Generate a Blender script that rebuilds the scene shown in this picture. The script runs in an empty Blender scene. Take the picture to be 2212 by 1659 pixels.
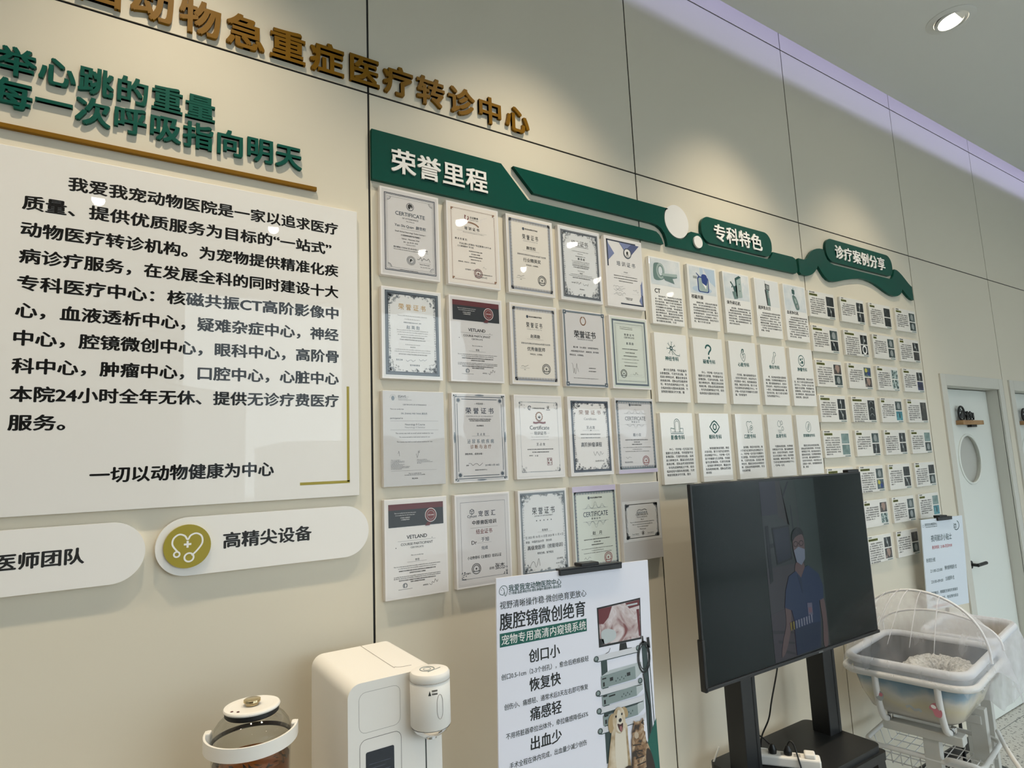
import bpy, bmesh, math, random
from math import sin, cos, pi, radians, hypot, atan2
from mathutils import Vector, Matrix
from mathutils.geometry import tessellate_polygon

SC = bpy.context.scene
COL = SC.collection

# ------------------------------------------------------------------ camera
cd = bpy.data.cameras.new('camera')
cam = bpy.data.objects.new('camera', cd)
COL.objects.link(cam)
cd.sensor_fit = 'HORIZONTAL'
cd.sensor_width = 36.0
cd.lens = 1333.94 / 2212 * 36.0
cd.clip_start = 0.05
cd.clip_end = 200
RIGHT = Vector((0.84055825, -0.54012472, -0.04155861))
DOWN = Vector((0.03644379, 0.13292319, -0.9904561))
FWD = Vector((0.54049393, 0.83102149, 0.13141387))
m = Matrix.Identity(4)
for i in range(3):
    m[i][0] = RIGHT[i]
    m[i][1] = -DOWN[i]
    m[i][2] = -FWD[i]
m[0][3], m[1][3], m[2][3] = -0.67676959, -1.8472941, 1.7650266
cam.matrix_world = m
SC.camera = cam

# ------------------------------------------------------------------ world, exposure
W = bpy.data.worlds.new('sky')
SC.world = W
W.use_nodes = True
wn = W.node_tree.nodes
bg = wn['Background']
bg.inputs[0].default_value = (0.80, 0.93, 1.0, 1)
bg.inputs[1].default_value = 3.7
SC.view_settings.view_transform = 'Standard'
SC.view_settings.look = 'None'
SC.view_settings.gamma = 1.0
SC.view_settings.use_curve_mapping = False
SC.view_settings.exposure = 0.38
SC.cycles.max_bounces = 8
SC.cycles.diffuse_bounces = 4
SC.cycles.glossy_bounces = 4
SC.cycles.transmission_bounces = 8
SC.cycles.transparent_max_bounces = 16
SC.cycles.caustics_reflective = False
SC.cycles.caustics_refractive = False
SC.cycles.sample_clamp_indirect = 6.0


def lamp(name, kind, loc, power, color=(1, 1, 1), rot=(0, 0, 0), **kw):
    l = bpy.data.lights.new(name, kind)
    l.energy = power
    l.color = color
    for k, v in kw.items():
        setattr(l, k, v)
    o = bpy.data.objects.new(name, l)
    o.location = loc
    o.rotation_euler = rot
    COL.objects.link(o)
    return o


WARM = (1.0, 0.84, 0.62)
# wall-washing downlights in a row 0.65 m off the wall, gimbals tipped to the wall
for x, p in ((-1.74, 92), (-0.56, 92), (0.62, 92), (1.80, 92), (2.96, 74)):
    lamp('wall_washer_lamp', 'SPOT', (x, -0.65, 3.985), p, WARM, (radians(8), 0, 0),
         spot_size=radians(80), spot_blend=1.0, shadow_soft_size=0.045)
# neutral downlights of the room
for y in (-1.78, -2.9, -3.82):
    for x in (-2.1, -0.84, 0.48, 1.92, 3.2, 4.3, 5.6):
        if y == -1.78 and x < 3.5:
            continue
        lamp('room_downlight_lamp', 'SPOT', (x, y, 3.985), 7, (1.0, 0.93, 0.82), (0, 0, 0),
             spot_size=radians(164), spot_blend=0.5, shadow_soft_size=0.045)
# LED strip in the ceiling cove
lamp('cove_strip_lamp', 'AREA', (3.0, -0.27, 4.19), 11, (0.54, 0.54, 1.0), (radians(42), 0, 0),
     shape='RECTANGLE', size=12.0, size_y=0.05)

# ------------------------------------------------------------------ colour and material helpers


def srgb(r, g, b):
    def f(c):
        c /= 255.0
        return c / 12.92 if c <= 0.04045 else ((c + 0.055) / 1.055) ** 2.4
    return (f(r), f(g), f(b))


MATS = {}


def mat(name, col, rough=0.5, metal=0.0, coat=0.0, coat_rough=0.03, spec=0.5, emit=None, emit_s=0.0,
        bump=None, trans=0.0, alpha=1.0, ior=1.45):
    if name in MATS:
        return MATS[name]
    mt = bpy.data.materials.new(name)
    mt.use_nodes = True
    nt = mt.node_tree
    b = nt.nodes['Principled BSDF']
    b.inputs['Base Color'].default_value = (*col, 1)
    b.inputs['Roughness'].default_value = rough
    b.inputs['Metallic'].default_value = metal
    b.inputs['Coat Weight'].default_value = coat
    b.inputs['Coat Roughness'].default_value = coat_rough
    b.inputs['Specular IOR Level'].default_value = spec
    b.inputs['Transmission Weight'].default_value = trans
    b.inputs['Alpha'].default_value = alpha
    b.inputs['IOR'].default_value = ior
    if emit:
        b.inputs['Emission Color'].default_value = (*emit, 1)
        b.inputs['Emission Strength'].default_value = emit_s
    if bump:
        scale, strength, dist = bump
        tc = nt.nodes.new('ShaderNodeTexCoord')
        nz = nt.nodes.new('ShaderNodeTexNoise')
        nz.inputs['Scale'].default_value = scale
        nz.inputs['Detail'].default_value = 1.5
        bp = nt.nodes.new('ShaderNodeBump')
        bp.inputs['Strength'].default_value = strength
        bp.inputs['Distance'].default_value = dist
        nt.links.new(tc.outputs['Object'], nz.inputs['Vector'])
        nt.links.new(nz.outputs['Fac'], bp.inputs['Height'])
        nt.links.new(bp.outputs['Normal'], b.inputs['Coat Normal' if coat > 0 else 'Normal'])
    MATS[name] = mt
    return mt


def noise_mat(name, stops, scale=8, detail=3, rough=0.6, coat=0.0, seed=0.0, dist=0.0, spec=0.5, coord='Object', bump=0.0):
    """procedural colour from noise; stops = [(pos, linear colour)]"""
    if name in MATS:
        return MATS[name]
    mt = bpy.data.materials.new(name)
    mt.use_nodes = True
    nt = mt.node_tree
    b = nt.nodes['Principled BSDF']
    b.inputs['Roughness'].default_value = rough
    b.inputs['Coat Weight'].default_value = coat
    b.inputs['Specular IOR Level'].default_value = spec
    tc = nt.nodes.new('ShaderNodeTexCoord')
    mp = nt.nodes.new('ShaderNodeMapping')
    mp.inputs['Location'].default_value = (seed, seed * 0.7, seed * 1.3)
    nz = nt.nodes.new('ShaderNodeTexNoise')
    nz.inputs['Scale'].default_value = scale
    nz.inputs['Detail'].default_value = detail
    nz.inputs['Distortion'].default_value = dist
    cr = nt.nodes.new('ShaderNodeValToRGB')
    el = cr.color_ramp.elements
    while len(el) < len(stops):
        el.new(0.5)
    for e, (p, c) in zip(el, stops):
        e.position = p
        e.color = (*c, 1)
    nt.links.new(tc.outputs[coord], mp.inputs['Vector'])
    nt.links.new(mp.outputs['Vector'], nz.inputs['Vector'])
    nt.links.new(nz.outputs['Fac'], cr.inputs['Fac'])
    nt.links.new(cr.outputs['Color'], b.inputs['Base Color'])
    if bump:
        bp = nt.nodes.new('ShaderNodeBump')
        bp.inputs['Strength'].default_value = 0.6
        bp.inputs['Distance'].default_value = bump
        nt.links.new(nz.outputs['Fac'], bp.inputs['Height'])
        nt.links.new(bp.outputs['Normal'], b.inputs['Normal'])
    MATS[name] = mt
    return mt


# ------------------------------------------------------------------ object helpers


def tag(o, label=None, cat=None, group=None, kind=None):
    if label:
        o['label'] = label
    if cat:
        o['category'] = cat
    if group:
        o['group'] = group
    if kind:
        o['kind'] = kind
    return o


def thing(name, label, cat, loc=(0, 0, 0), rot=(0, 0, 0), group=None):
    o = bpy.data.objects.new(name, None)
    o.empty_display_size = 0.05
    COL.objects.link(o)
    o.location = loc
    o.rotation_euler = rot
    return tag(o, label, cat, group)


def link_mesh(name, me, parent=None, loc=(0, 0, 0), rot=(0, 0, 0)):
    o = bpy.data.objects.new(name, me)
    COL.objects.link(o)
    o.parent = parent
    o.location = loc
    o.rotation_euler = rot
    return o


def obj(name, bm, mats, parent=None, loc=(0, 0, 0), rot=(0, 0, 0), smooth=None):
    if not isinstance(mats, (list, tuple)):
        mats = [mats]
    me = bpy.data.meshes.new(name)
    bmesh.ops.recalc_face_normals(bm, faces=bm.faces)
    bm.to_mesh(me)
    bm.free()
    for x in mats:
        me.materials.append(x)
    if smooth is not None:
        for p in me.polygons:
            p.use_smooth = True
        me.set_sharp_from_angle(angle=radians(smooth))
    return link_mesh(name, me, parent, loc, rot)


def struct(name, bm, mats, parent=None, **kw):
    o = obj(name, bm, mats, parent, **kw)
    if parent is None:
        o['kind'] = 'structure'
    return o


def B():
    return bmesh.new()


def box(bm, x0, x1, y0, y1, z0, z1, mi=0, bev=0.0, seg=2):
    r = bmesh.ops.create_cube(bm, size=1.0)
    vs = r['verts']
    for v in vs:
        v.co = Vector(((x0 + x1) / 2 + v.co.x * (x1 - x0), (y0 + y1) / 2 + v.co.y * (y1 - y0), (z0 + z1) / 2 + v.co.z * (z1 - z0)))
    fs = {f for v in vs for f in v.link_faces}
    for f in fs:
        f.material_index = mi
    if bev > 0:
        es = list({e for v in vs for e in v.link_edges})
        bmesh.ops.bevel(bm, geom=es, offset=bev, segments=seg, profile=0.5, affect='EDGES', material=-1)
    return vs


def prism(bm, pts, y0, y1, mi=0, axis='y'):
    """extrude a 2-D outline (x,z) from y0 (front) to y1 (back)"""
    def P(a, b, t):
        return (a, t, b) if axis == 'y' else ((a, b, t) if axis == 'z' else (t, a, b))
    f = [bm.verts.new(P(a, b, y0)) for a, b in pts]
    k = [bm.verts.new(P(a, b, y1)) for a, b in pts]
    n = len(pts)
    faces = []
    for tri in tessellate_polygon([[Vector((a, b, 0)) for a, b in pts]]):
        for ring in (f, k):
            faces.append(bm.faces.new([ring[q] for q in tri]))
    for i in range(n):
        faces.append(bm.faces.new((f[i], k[i], k[(i + 1) % n], f[(i + 1) % n])))
    for x in faces:
        x.material_index = mi


def tube(bm, path, r, n=10, closed=False, mi=0, caps=True):
    path = [Vector(p) for p in path]
    N = len(path)
    rs = r if isinstance(r, (list, tuple)) else [r] * N
    rings = []
    up = Vector((0, 0, 1))
    prev = None
    for i, p in enumerate(path):
        a = path[(i - 1) % N] if (closed or i > 0) else path[i]
        b = path[(i + 1) % N] if (closed or i < N - 1) else path[i]
        t = (b - a)
        if t.length < 1e-9:
            t = Vector((0, 0, 1))
        t.normalize()
        if prev is None:
            s = t.cross(up)
            if s.length < 1e-3:
                s = t.cross(Vector((1, 0, 0)))
        else:
            s = prev - t * prev.dot(t)
            if s.length < 1e-4:
                s = t.cross(up)
        s.normalize()
        prev = s
        q = t.cross(s)
        rings.append([bm.verts.new(p + (s * cos(2 * pi * k / n) + q * sin(2 * pi * k / n)) * rs[i]) for k in range(n)])
    cnt = N if closed else N - 1
    for i in range(cnt):
        A, Bq = rings[i], rings[(i + 1) % N]
        for k in range(n):
            f = bm.faces.new((A[k], A[(k + 1) % n], Bq[(k + 1) % n], Bq[k]))
            f.material_index = mi
    if caps and not closed:
        for R in (rings[0], rings[-1]):
            f = bm.faces.new(R)
            f.material_index = mi


def lathe(bm, prof, cx=0, cy=0, n=40, mi=0, sx=1.0, sy=1.0):
    """prof = [(radius, z)]"""
    rings = []
    for r, z in prof:
        if r < 1e-6:
            rings.append([bm.verts.new((cx, cy, z))])
        else:
            rings.append([bm.verts.new((cx + r * sx * cos(2 * pi * k / n), cy + r * sy * sin(2 * pi * k / n), z)) for k in range(n)])
    for A, Q in zip(rings, rings[1:]):
        for k in range(n):
            a = [A[k % len(A)], A[(k + 1) % len(A)], Q[(k + 1) % len(Q)], Q[k % len(Q)]]
            u = []
            for v in a:
                if v not in u:
                    u.append(v)
            if len(u) > 2:
                f = bm.faces.new(u)
                f.material_index = mi


def rrect(x0, z0, x1, z1, r, n=6):
    r = min(r, (x1 - x0) / 2 - 1e-5, (z1 - z0) / 2 - 1e-5)
    pts = []
    for cx, cz, a in ((x1 - r, z1 - r, 0), (x0 + r, z1 - r, 90), (x0 + r, z0 + r, 180), (x1 - r, z0 + r, 270)):
        for k in range(n + 1):
            t = radians(a + 90 * k / n)
            pts.append((cx + r * cos(t), cz + r * sin(t)))
    return pts


def smooth_path(pts, k=6, closed=False):
    """Catmull-Rom"""
    pts = [Vector(p) for p in pts]
    n = len(pts)
    out = []
    rng = n if closed else n - 1
    for i in range(rng):
        if closed:
            p0, p1, p2, p3 = pts[(i - 1) % n], pts[i], pts[(i + 1) % n], pts[(i + 2) % n]
        else:
            p0, p1, p2, p3 = pts[max(i - 1, 0)], pts[i], pts[i + 1], pts[min(i + 2, n - 1)]
        for j in range(k):
            t = j / k
            out.append(0.5 * ((2 * p1) + (p2 - p0) * t + (2 * p0 - 5 * p1 + 4 * p2 - p3) * t * t + (3 * p1 - p0 - 3 * p2 + p3) * t ** 3))
    if not closed:
        out.append(pts[-1])
    return out


# ------------------------------------------------------------------ lettering
TX = {}


def text_geo(s, off=0.0, res=2):
    key = (s, off, res)
    if key not in TX:
        c = bpy.data.curves.new('lettering', 'FONT')
        c.body = s
        c.size = 1.0
        c.offset = off
        c.resolution_u = res
        o = bpy.data.objects.new('lettering', c)
        me = o.to_mesh()
        V = [(v.co.x, v.co.y) for v in me.vertices]
        F = [tuple(p.vertices) for p in me.polygons]
        o.to_mesh_clear()
        bpy.data.objects.remove(o)
        bpy.data.curves.remove(c)
        bb = (min(v[0] for v in V), max(v[0] for v in V), min(v[1] for v in V), max(v[1] for v in V)) if V else (0, 1, 0, 1)
        TX[key] = (V, F, bb)
    return TX[key]


def solid_char(ch, off, size, depth, m, sx=1.0):
    """a raised character as a mesh, base-left at the origin of its em box, front at y=-depth"""
    c = bpy.data.curves.new('lettering', 'FONT')
    c.body = ch
    c.size = size
    c.resolution_u = 4
    c.extrude = depth / 2
    o = bpy.data.objects.new('lettering', c)
    src = o.to_mesh()
    me = bpy.data.meshes.new('character')
    V, F = [], []
    b_ = off * size
    for e, (da, db) in enumerate(((-b_, -b_ * .7), (b_, b_ * .7), (-b_, b_ * .7), (b_, -b_ * .7), (0, 0))):
        i0 = len(V)
        V += [((v.co.x + da) * sx, -depth / 2 - v.co.z * (1 + e * .02), v.co.y + db) for v in src.vertices]
        F += [tuple(i0 + q for q in p.vertices) for p in src.polygons]
    me.from_pydata(V, [], F)
    o.to_mesh_clear()
    bpy.data.objects.remove(o)
    bpy.data.curves.remove(c)
    me.materials.append(m)
    return me


LAY = 0.00025


class Sheet:
    """flat printed shapes: u to the right, v downwards (metres); one mesh, several inks"""

    def __init__(s):
        s.V, s.F, s.M, s.mats = [], [], [], []

    def mi(s, m):
        if m not in s.mats:
            s.mats.append(m)
        return s.mats.index(m)

    def poly(s, pts, m, L=1):
        i = len(s.V)
        s.V += [(a, b, L) for a, b in pts]
        s.F.append(tuple(range(i, i + len(pts))))
        s.M.append(s.mi(m))

    def rect(s, u0, v0, u1, v1, m, L=1):
        s.poly([(u0, v0), (u1, v0), (u1, v1), (u0, v1)], m, L)

    def frame(s, u0, v0, u1, v1, t, m, L=1):
        s.rect(u0, v0, u1, v0 + t, m, L)
        s.rect(u0, v1 - t, u1, v1, m, L)
        s.rect(u0, v0 + t, u0 + t, v1 - t, m, L)
        s.rect(u1 - t, v0 + t, u1, v1 - t, m, L)

    def ell(s, cu, cv, ru, rv, m, L=1, n=24, rot=0.0, a0=0, a1=360):
        pts = []
        k = n if a1 - a0 >= 360 else n + 1
        for i in range(k):
            t = radians(a0 + (a1 - a0) * i / n)
            x, y = ru * cos(t), rv * sin(t)
            pts.append((cu + x * cos(rot) - y * sin(rot), cv + x * sin(rot) + y * cos(rot)))
        s.poly(pts, m, L)

    def ring(s, cu, cv, r, t, m, L=1, n=32, a0=0, a1=360, ry=None):
        ry = ry or r
        pts = [(cu + r * cos(radians(a0 + (a1 - a0) * i / n)), cv + ry * sin(radians(a0 + (a1 - a0) * i / n))) for i in range(n + 1)]
        s.stroke(pts, t, m, L)

    def stroke(s, pts, w, m, L=1):
        pts = [Vector((p[0], p[1])) for p in pts]
        n = len(pts)
        A, Q = [], []
        for i, p in enumerate(pts):
            a = pts[max(i - 1, 0)]
            b = pts[min(i + 1, n - 1)]
            if n > 2 and (pts[0] - pts[-1]).length < 1e-7 and i in (0, n - 1):
                a, b = pts[n - 2], pts[1]
            d = b - a
            if d.length < 1e-9:
                d = Vector((1, 0))
            d.normalize()
            nn = Vector((-d.y, d.x))
            ww = (w[i] if isinstance(w, (list, tuple)) else w) / 2
            A.append(p + nn * ww)
            Q.append(p - nn * ww)
        i0 = len(s.V)
        for a, q in zip(A, Q):
            s.V += [(a.x, a.y, L), (q.x, q.y, L)]
        k = s.mi(m)
        for i in range(n - 1):
            s.F.append((i0 + 2 * i, i0 + 2 * i + 1, i0 + 2 * i + 3, i0 + 2 * i + 2))
            s.M.append(k)

    def text(s, t, u, v, m, L=2, w=None, h=None, align='c', bold=0.0, res=2, maxw=None):
        """u,v = centre (or left/right end) and vertical centre; w = width to fit, h = em size"""
        V, F, bb = text_geo(t, 0.0, res)
        if not V:
            return
        bw = bb[1] - bb[0]
        k = h if h else w / bw
        kx = w / bw if w else k
        if maxw and kx * bw > maxw:
            kx = maxw / bw
        cyy = 0.38 if any(ord(ch) > 0x2e80 for ch in t) else (bb[2] + bb[3]) / 2
        if align == 'c':
            x0 = u - (bb[0] + bw / 2) * kx
        elif align == 'l':
            x0 = u - bb[0] * kx
        else:
            x0 = u - bb[1] * kx
        bold = max(bold, 0.010)
        sh = ((-bold, 0), (bold, 0), (0, -bold * .6), (0, bold * .6))
        for e, (da, db) in enumerate(sh):
            i0 = len(s.V)
            s.V += [(x0 + (a + da) * kx, v - (b + db - cyy) * k, L + e * 0.12) for a, b in V]
            s.F += [tuple(i0 + q for q in f) for f in F]
            s.M += [s.mi(m)] * len(F)

    def mesh(s, name, ou=0, ov=0, oy=0):
        me = bpy.data.meshes.new(name)
        me.from_pydata([(a + ou, oy - L * LAY, ov - b) for a, b, L in s.V], [], s.F)
        for x in s.mats:
            me.materials.append(x)
        me.polygons.foreach_set('material_index', s.M)
        me.update()
        bm = bmesh.new()
        bm.from_mesh(me)
        for f in bm.faces:
            f.normal_update()
            if f.normal.y > 0:
                f.normal_flip()
        bm.to_mesh(me)
        bm.free()
        return me

    def build(s, name, parent, ou=0, ov=0, oy=0):
        return link_mesh(name, s.mesh(name, ou, ov, oy), parent)


# ------------------------------------------------------------------ materials
M_WALL = mat('cream_wall_panel', (0.70, 0.655, 0.545), 0.42, spec=0.35)
M_SEAM = mat('black_seam', (0.004, 0.004, 0.004), 0.6)
M_CEIL = mat('ceiling_paint', (0.72, 0.73, 0.71), 0.7, spec=0.2)
M_WHITEWALL = mat('white_paint', (0.78, 0.79, 0.77), 0.6)
M_DOOR = mat('white_door_lacquer', (0.76, 0.79, 0.75), 0.4)
M_CASING = mat('door_casing_paint', (0.62, 0.61, 0.55), 0.45)
M_GREEN = mat('green_acrylic', (0.002, 0.066, 0.048), 0.3, spec=0.22)
M_GREENL = mat('green_letter_acrylic', (0.002, 0.085, 0.062), 0.35, spec=0.22)
M_GOLD = mat('gold_letter_paint', (0.21, 0.100, 0.003), 0.42, spec=0.2)
M_OLIVE = mat('olive_gold', (0.34, 0.28, 0.024), 0.4)
M_WHITE = mat('white_board', (0.80, 0.79, 0.77), 0.45, coat=0.6, coat_rough=0.01)
M_WHITEM = mat('white_acrylic_matt', (0.84, 0.83, 0.81), 0.35)
M_WHITEL = mat('white_letter_acrylic', (0.85, 0.85, 0.83), 0.35)
M_CARD = mat('white_card', (0.80, 0.80, 0.78), 0.4, coat=0.45, coat_rough=0.02)
M_INK = mat('black_ink', (0.004, 0.004, 0.004), 0.6, coat=0.4, coat_rough=0.02, spec=0.15)
M_INKC = mat('card_black_ink', (0.010, 0.010, 0.010), 0.5)
M_INKT = mat('card_teal_ink', (0.008, 0.09, 0.085), 0.5)
SL = dict(coat=0.75, coat_rough=0.02, bump=(4.0, 0.12, 0.02))
M_SLEEVE = mat('clear_sleeve_white', (0.78, 0.76, 0.76), 0.4, **SL)


def ink(n, c):
    return mat('ink_' + n, c, 0.5, **SL)


INK = {
    'k': ink('black', (0.010, 0.010, 0.011)), 'n': ink('navy', (0.022, 0.030, 0.055)), 'g': ink('grey', (0.085, 0.085, 0.09)),
    'l': ink('light_grey', (0.30, 0.30, 0.31)), 'b': ink('brown', (0.25, 0.13, 0.075)), 'r': ink('dark_red', (0.16, 0.03, 0.03)),
    'd': ink('pale_gold', (0.55, 0.36, 0.14)), 's': ink('slate', (0.055, 0.072, 0.095)), 't': ink('slate_light', (0.16, 0.20, 0.24)),
    'm': ink('lace_grey', (0.34, 0.36, 0.41)), 'u': ink('blue', (0.07, 0.09, 0.21)), 'v': ink('blue_light', (0.18, 0.22, 0.40)), 'w': ink('white', (0.75, 0.73, 0.73)),
    'p': ink('lilac', (0.55, 0.50, 0.66)), 'x': ink('banner_black', (0.012, 0.014, 0.018)), 'y': ink('banner_red', (0.10, 0.012, 0.016)),
    'q': ink('seal_red', (0.30, 0.07, 0.07)),
}
PAPER = {
    'white': ink('paper_white', (0.74, 0.73, 0.73)), 'cream': ink('paper_cream', (0.74, 0.70, 0.64)), 'warm': ink('paper_warm', (0.76, 0.71, 0.66)),
    'grey': ink('paper_grey', (0.62, 0.61, 0.62)), 'cool': ink('paper_cool', (0.68, 0.70, 0.72)), 'mint': ink('paper_mint', (0.62, 0.67, 0.62)),
    'dim': ink('paper_dim', (0.55, 0.55, 0.56)),
}
M_BLACK = mat('black_powder_coat', (0.012, 0.013, 0.014), 0.42)
M_BLACKP = mat('black_plastic', (0.010, 0.011, 0.012), 0.35)
M_SCREEN = mat('screen_glass', (0.003, 0.007, 0.007), 0.15, spec=0.22)
M_PLASTIC = mat('white_plastic', (0.86, 0.84, 0.80), 0.35)
M_CHROME = mat('chrome', (0.75, 0.75, 0.75), 0.08, metal=1.0)
M_GOLDM = mat('polished_gold_metal', (0.75, 0.60, 0.36), 0.12, metal=1.0)
M_WOOD = noise_mat('ledge_wood', [(0.3, (0.28, 0.15, 0.06)), (0.7, (0.42, 0.25, 0.11))], 12, 4, 0.5)

# ------------------------------------------------------------------ setting
# front panelled wall (y = 0): cream panels with black seams every 1.22 m, two door openings
SEAM = 0.0036
DOORS = ((3.935, 4.772), (5.045, 5.885))
DH = 2.172
bm = B()
rows = ((0.0, 3.02), (3.02, 4.05), (4.05, 4.42))
for k in range(-4, 8):
    x0, x1 = 1.22 * k + SEAM, 1.22 * (k + 1) - SEAM
    for z0, z1 in rows:
        z0 += SEAM if z0 > 0 else 0
        z1 -= SEAM
        cuts = [d for d in DOORS if d[0] < x1 and d[1] > x0 and z0 == 0]
        if not cuts:
            box(bm, x0, x1, 0.0, 0.003, z0, z1)
        else:
            d = cuts[0]
            if d[0] > x0:
                box(bm, x0, d[0], 0.0, 0.003, z0, z1)
            if d[1] < x1:
                box(bm, d[1], x1, 0.0, 0.003, z0, z1)
            box(bm, max(d[0], x0), min(d[1], x1), 0.0, 0.003, DH, z1)
struct('wall_panelled', bm, M_WALL)
bm = B()
xs = [-4.88, DOORS[0][0], DOORS[0][1], DOORS[1][0], DOORS[1][1], 9.76]
for i in range(0, 6, 2):
    box(bm, xs[i] + (0.02 if i else 0), xs[i + 1] - (0.02 if i < 4 else 0), 0.0034, 0.09, 0, DH + .02)
box(bm, -4.88, 9.76, 0.0034, 0.09, DH + .02, 4.42)
struct('trim_1', bm, M_SEAM)

# floor: terrazzo
bm = B()
box(bm, -4.88, 9.76, -6.0, 0.6, -0.05, 0.0)
mt = bpy.data.materials.new('terrazzo')
mt.use_nodes = True
nt = mt.node_tree
b = nt.nodes['Principled BSDF']
b.inputs['Roughness'].default_value = 0.35
tc = nt.nodes.new('ShaderNodeTexCoord')
v1 = nt.nodes.new('ShaderNodeTexVoronoi')
v1.inputs['Scale'].default_value = 44
v1.inputs['Randomness'].default_value = 1.0
nz = nt.nodes.new('ShaderNodeTexNoise')
nz.inputs['Scale'].default_value = 60
add = nt.nodes.new('ShaderNodeVectorMath')
add.operation = 'MULTIPLY_ADD'
add.inputs[1].default_value = (0.03, 0.03, 0.03)
cr = nt.nodes.new('ShaderNodeValToRGB')
cr.color_ramp.interpolation = 'CONSTANT'
cr.color_ramp.elements[0].color = (0.10, 0.095, 0.085, 1)
cr.color_ramp.elements[1].position = 0.27
cr.color_ramp.elements[1].color = (0.56, 0.55, 0.51, 1)
sep = nt.nodes.new('ShaderNodeSeparateXYZ')
jo = nt.nodes.new('ShaderNodeMath')
jo.operation = 'PINGPONG'
jo.inputs[1].default_value = 0.4
lt = nt.nodes.new('ShaderNodeMath')
lt.operation = 'LESS_THAN'
lt.inputs[1].default_value = 0.0022
mix = nt.nodes.new('ShaderNodeMix')
mix.data_type = 'RGBA'
mix.inputs[7].default_value = (0.10, 0.10, 0.10, 1)
L = nt.links.new
L(tc.outputs['Object'], nz.inputs['Vector'])
L(nz.outputs['Color'], add.inputs[0])
L(tc.outputs['Object'], add.inputs[2])
L(add.outputs[0], v1.inputs['Vector'])
L(v1.outputs['Distance'], cr.inputs['Fac'])
L(tc.outputs['Object'], sep.inputs[0])
L(sep.outputs['Y'], jo.inputs[0])
L(jo.outputs[0], lt.inputs[0])
L(lt.outputs[0], mix.inputs[0])
L(cr.outputs['Color'], mix.inputs[6])
L(mix.outputs[2], b.inputs['Base Color'])
struct('floor', bm, mt)

# ceiling with a cove gap along the panelled wall, slab above
bm = B()
box(bm, -4.88, 9.76, -6.0, -0.12, 4.0, 4.015)
struct('ceiling', bm, M_CEIL)
bm = B()
box(bm, -4.88, 9.76, -6.0, 0.1, 4.42, 4.5)
box(bm, -4.88, 9.76, -0.50, -0.44, 4.016, 4.42)
struct('ceiling_slab', bm, M_CEIL)
bm = B()
box(bm, -4.98, -4.88, -6.0, 0.1, 0, 4.42)
struct('wall_left', bm, M_WHITEWALL)
bm = B()
box(bm, 9.76, 9.86, -6.0, 0.1, 0, 4.42)
struct('wall_right', bm, M_WHITEWALL)

# shop front behind the camera: wall with tall windows
YW = -5.0
WIN = ((-0.16, 1.55), (1.66, 3.15), (3.5, 6.2), (6.4, 9.3))  # last two unseen windows added and sized to bring low daylight from the right
ZW = (0.35, 0.35, 0.03, 0.03)
ZT = (3.72, 3.72, 2.60, 2.60)
bm = B()
xs = [-4.88]
for (a, c), zb, zt in zip(WIN, ZW, ZT):
    box(bm, xs[-1], a, YW - 0.15, YW, 0, 4.0)
    box(bm, a, c, YW - 0.15, YW, zt, 4.0)
    box(bm, a, c, YW - 0.15, YW, 0, zb)
    xs.append(c)
box(bm, xs[-1], 9.76, YW - 0.15, YW, 0, 4.0)
struct('wall_front', bm, mat('grey_front_wall', (0.34, 0.34, 0.33), 0.7))
M_ALU = mat('window_frame_grey', (0.35, 0.36, 0.37), 0.4)
gl = bpy.data.materials.new('window_pane_glass')
gl.use_nodes = True
nt = gl.node_tree
nt.nodes.remove(nt.nodes['Principled BSDF'])
tr = nt.nodes.new('ShaderNodeBsdfTransparent')
gs = nt.nodes.new('ShaderNodeBsdfGlossy')
gs.inputs['Roughness'].default_value = 0.01
mx = nt.nodes.new('ShaderNodeMixShader')
mx.inputs[0].default_value = 0.05
nt.links.new(tr.outputs[0], mx.inputs[1])
nt.links.new(gs.outputs[0], mx.inputs[2])
nt.links.new(mx.outputs[0], nt.nodes['Material Output'].inputs[0])
for i, (a, c) in enumerate(WIN):
    bm = B()
    zb, zt = ZW[i], ZT[i]
    for x0, x1, z0, z1 in ((a, a + 0.05, zb, zt), (c - 0.05, c, zb, zt), (a, c, zb, zb + .06), (a, c, zt - .06, zt)):
        box(bm, x0, x1, YW - 0.10, YW - 0.04, z0, z1)
    w = struct('window_%d' % (i + 1), bm, M_ALU)
    bm = B()
    box(bm, a + 0.05, c - 0.05, YW - 0.075, YW - 0.069, zb + .06, zt - .06)
    obj('pane', bm, gl, w)
# outside, seen only in reflections: street and low roofs
bm = B()
box(bm, -40, 50, -60, -6.01, -0.2, -0.1)
struct('ground_outside', bm, mat('pale_paving', (0.32, 0.32, 0.31), 0.8))
bm = B()
box(bm, -30, 4, -34, -26, -0.1, 5.2)
prism(bm, [(-30, 5.2), (-13, 7.6), (4, 5.2)], -34, -26)
box(bm, 8, 45, -46, -37, -0.1, 3.8)
struct('building_outside', bm, mat('pale_render', (0.42, 0.42, 0.42), 0.8))

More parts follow.
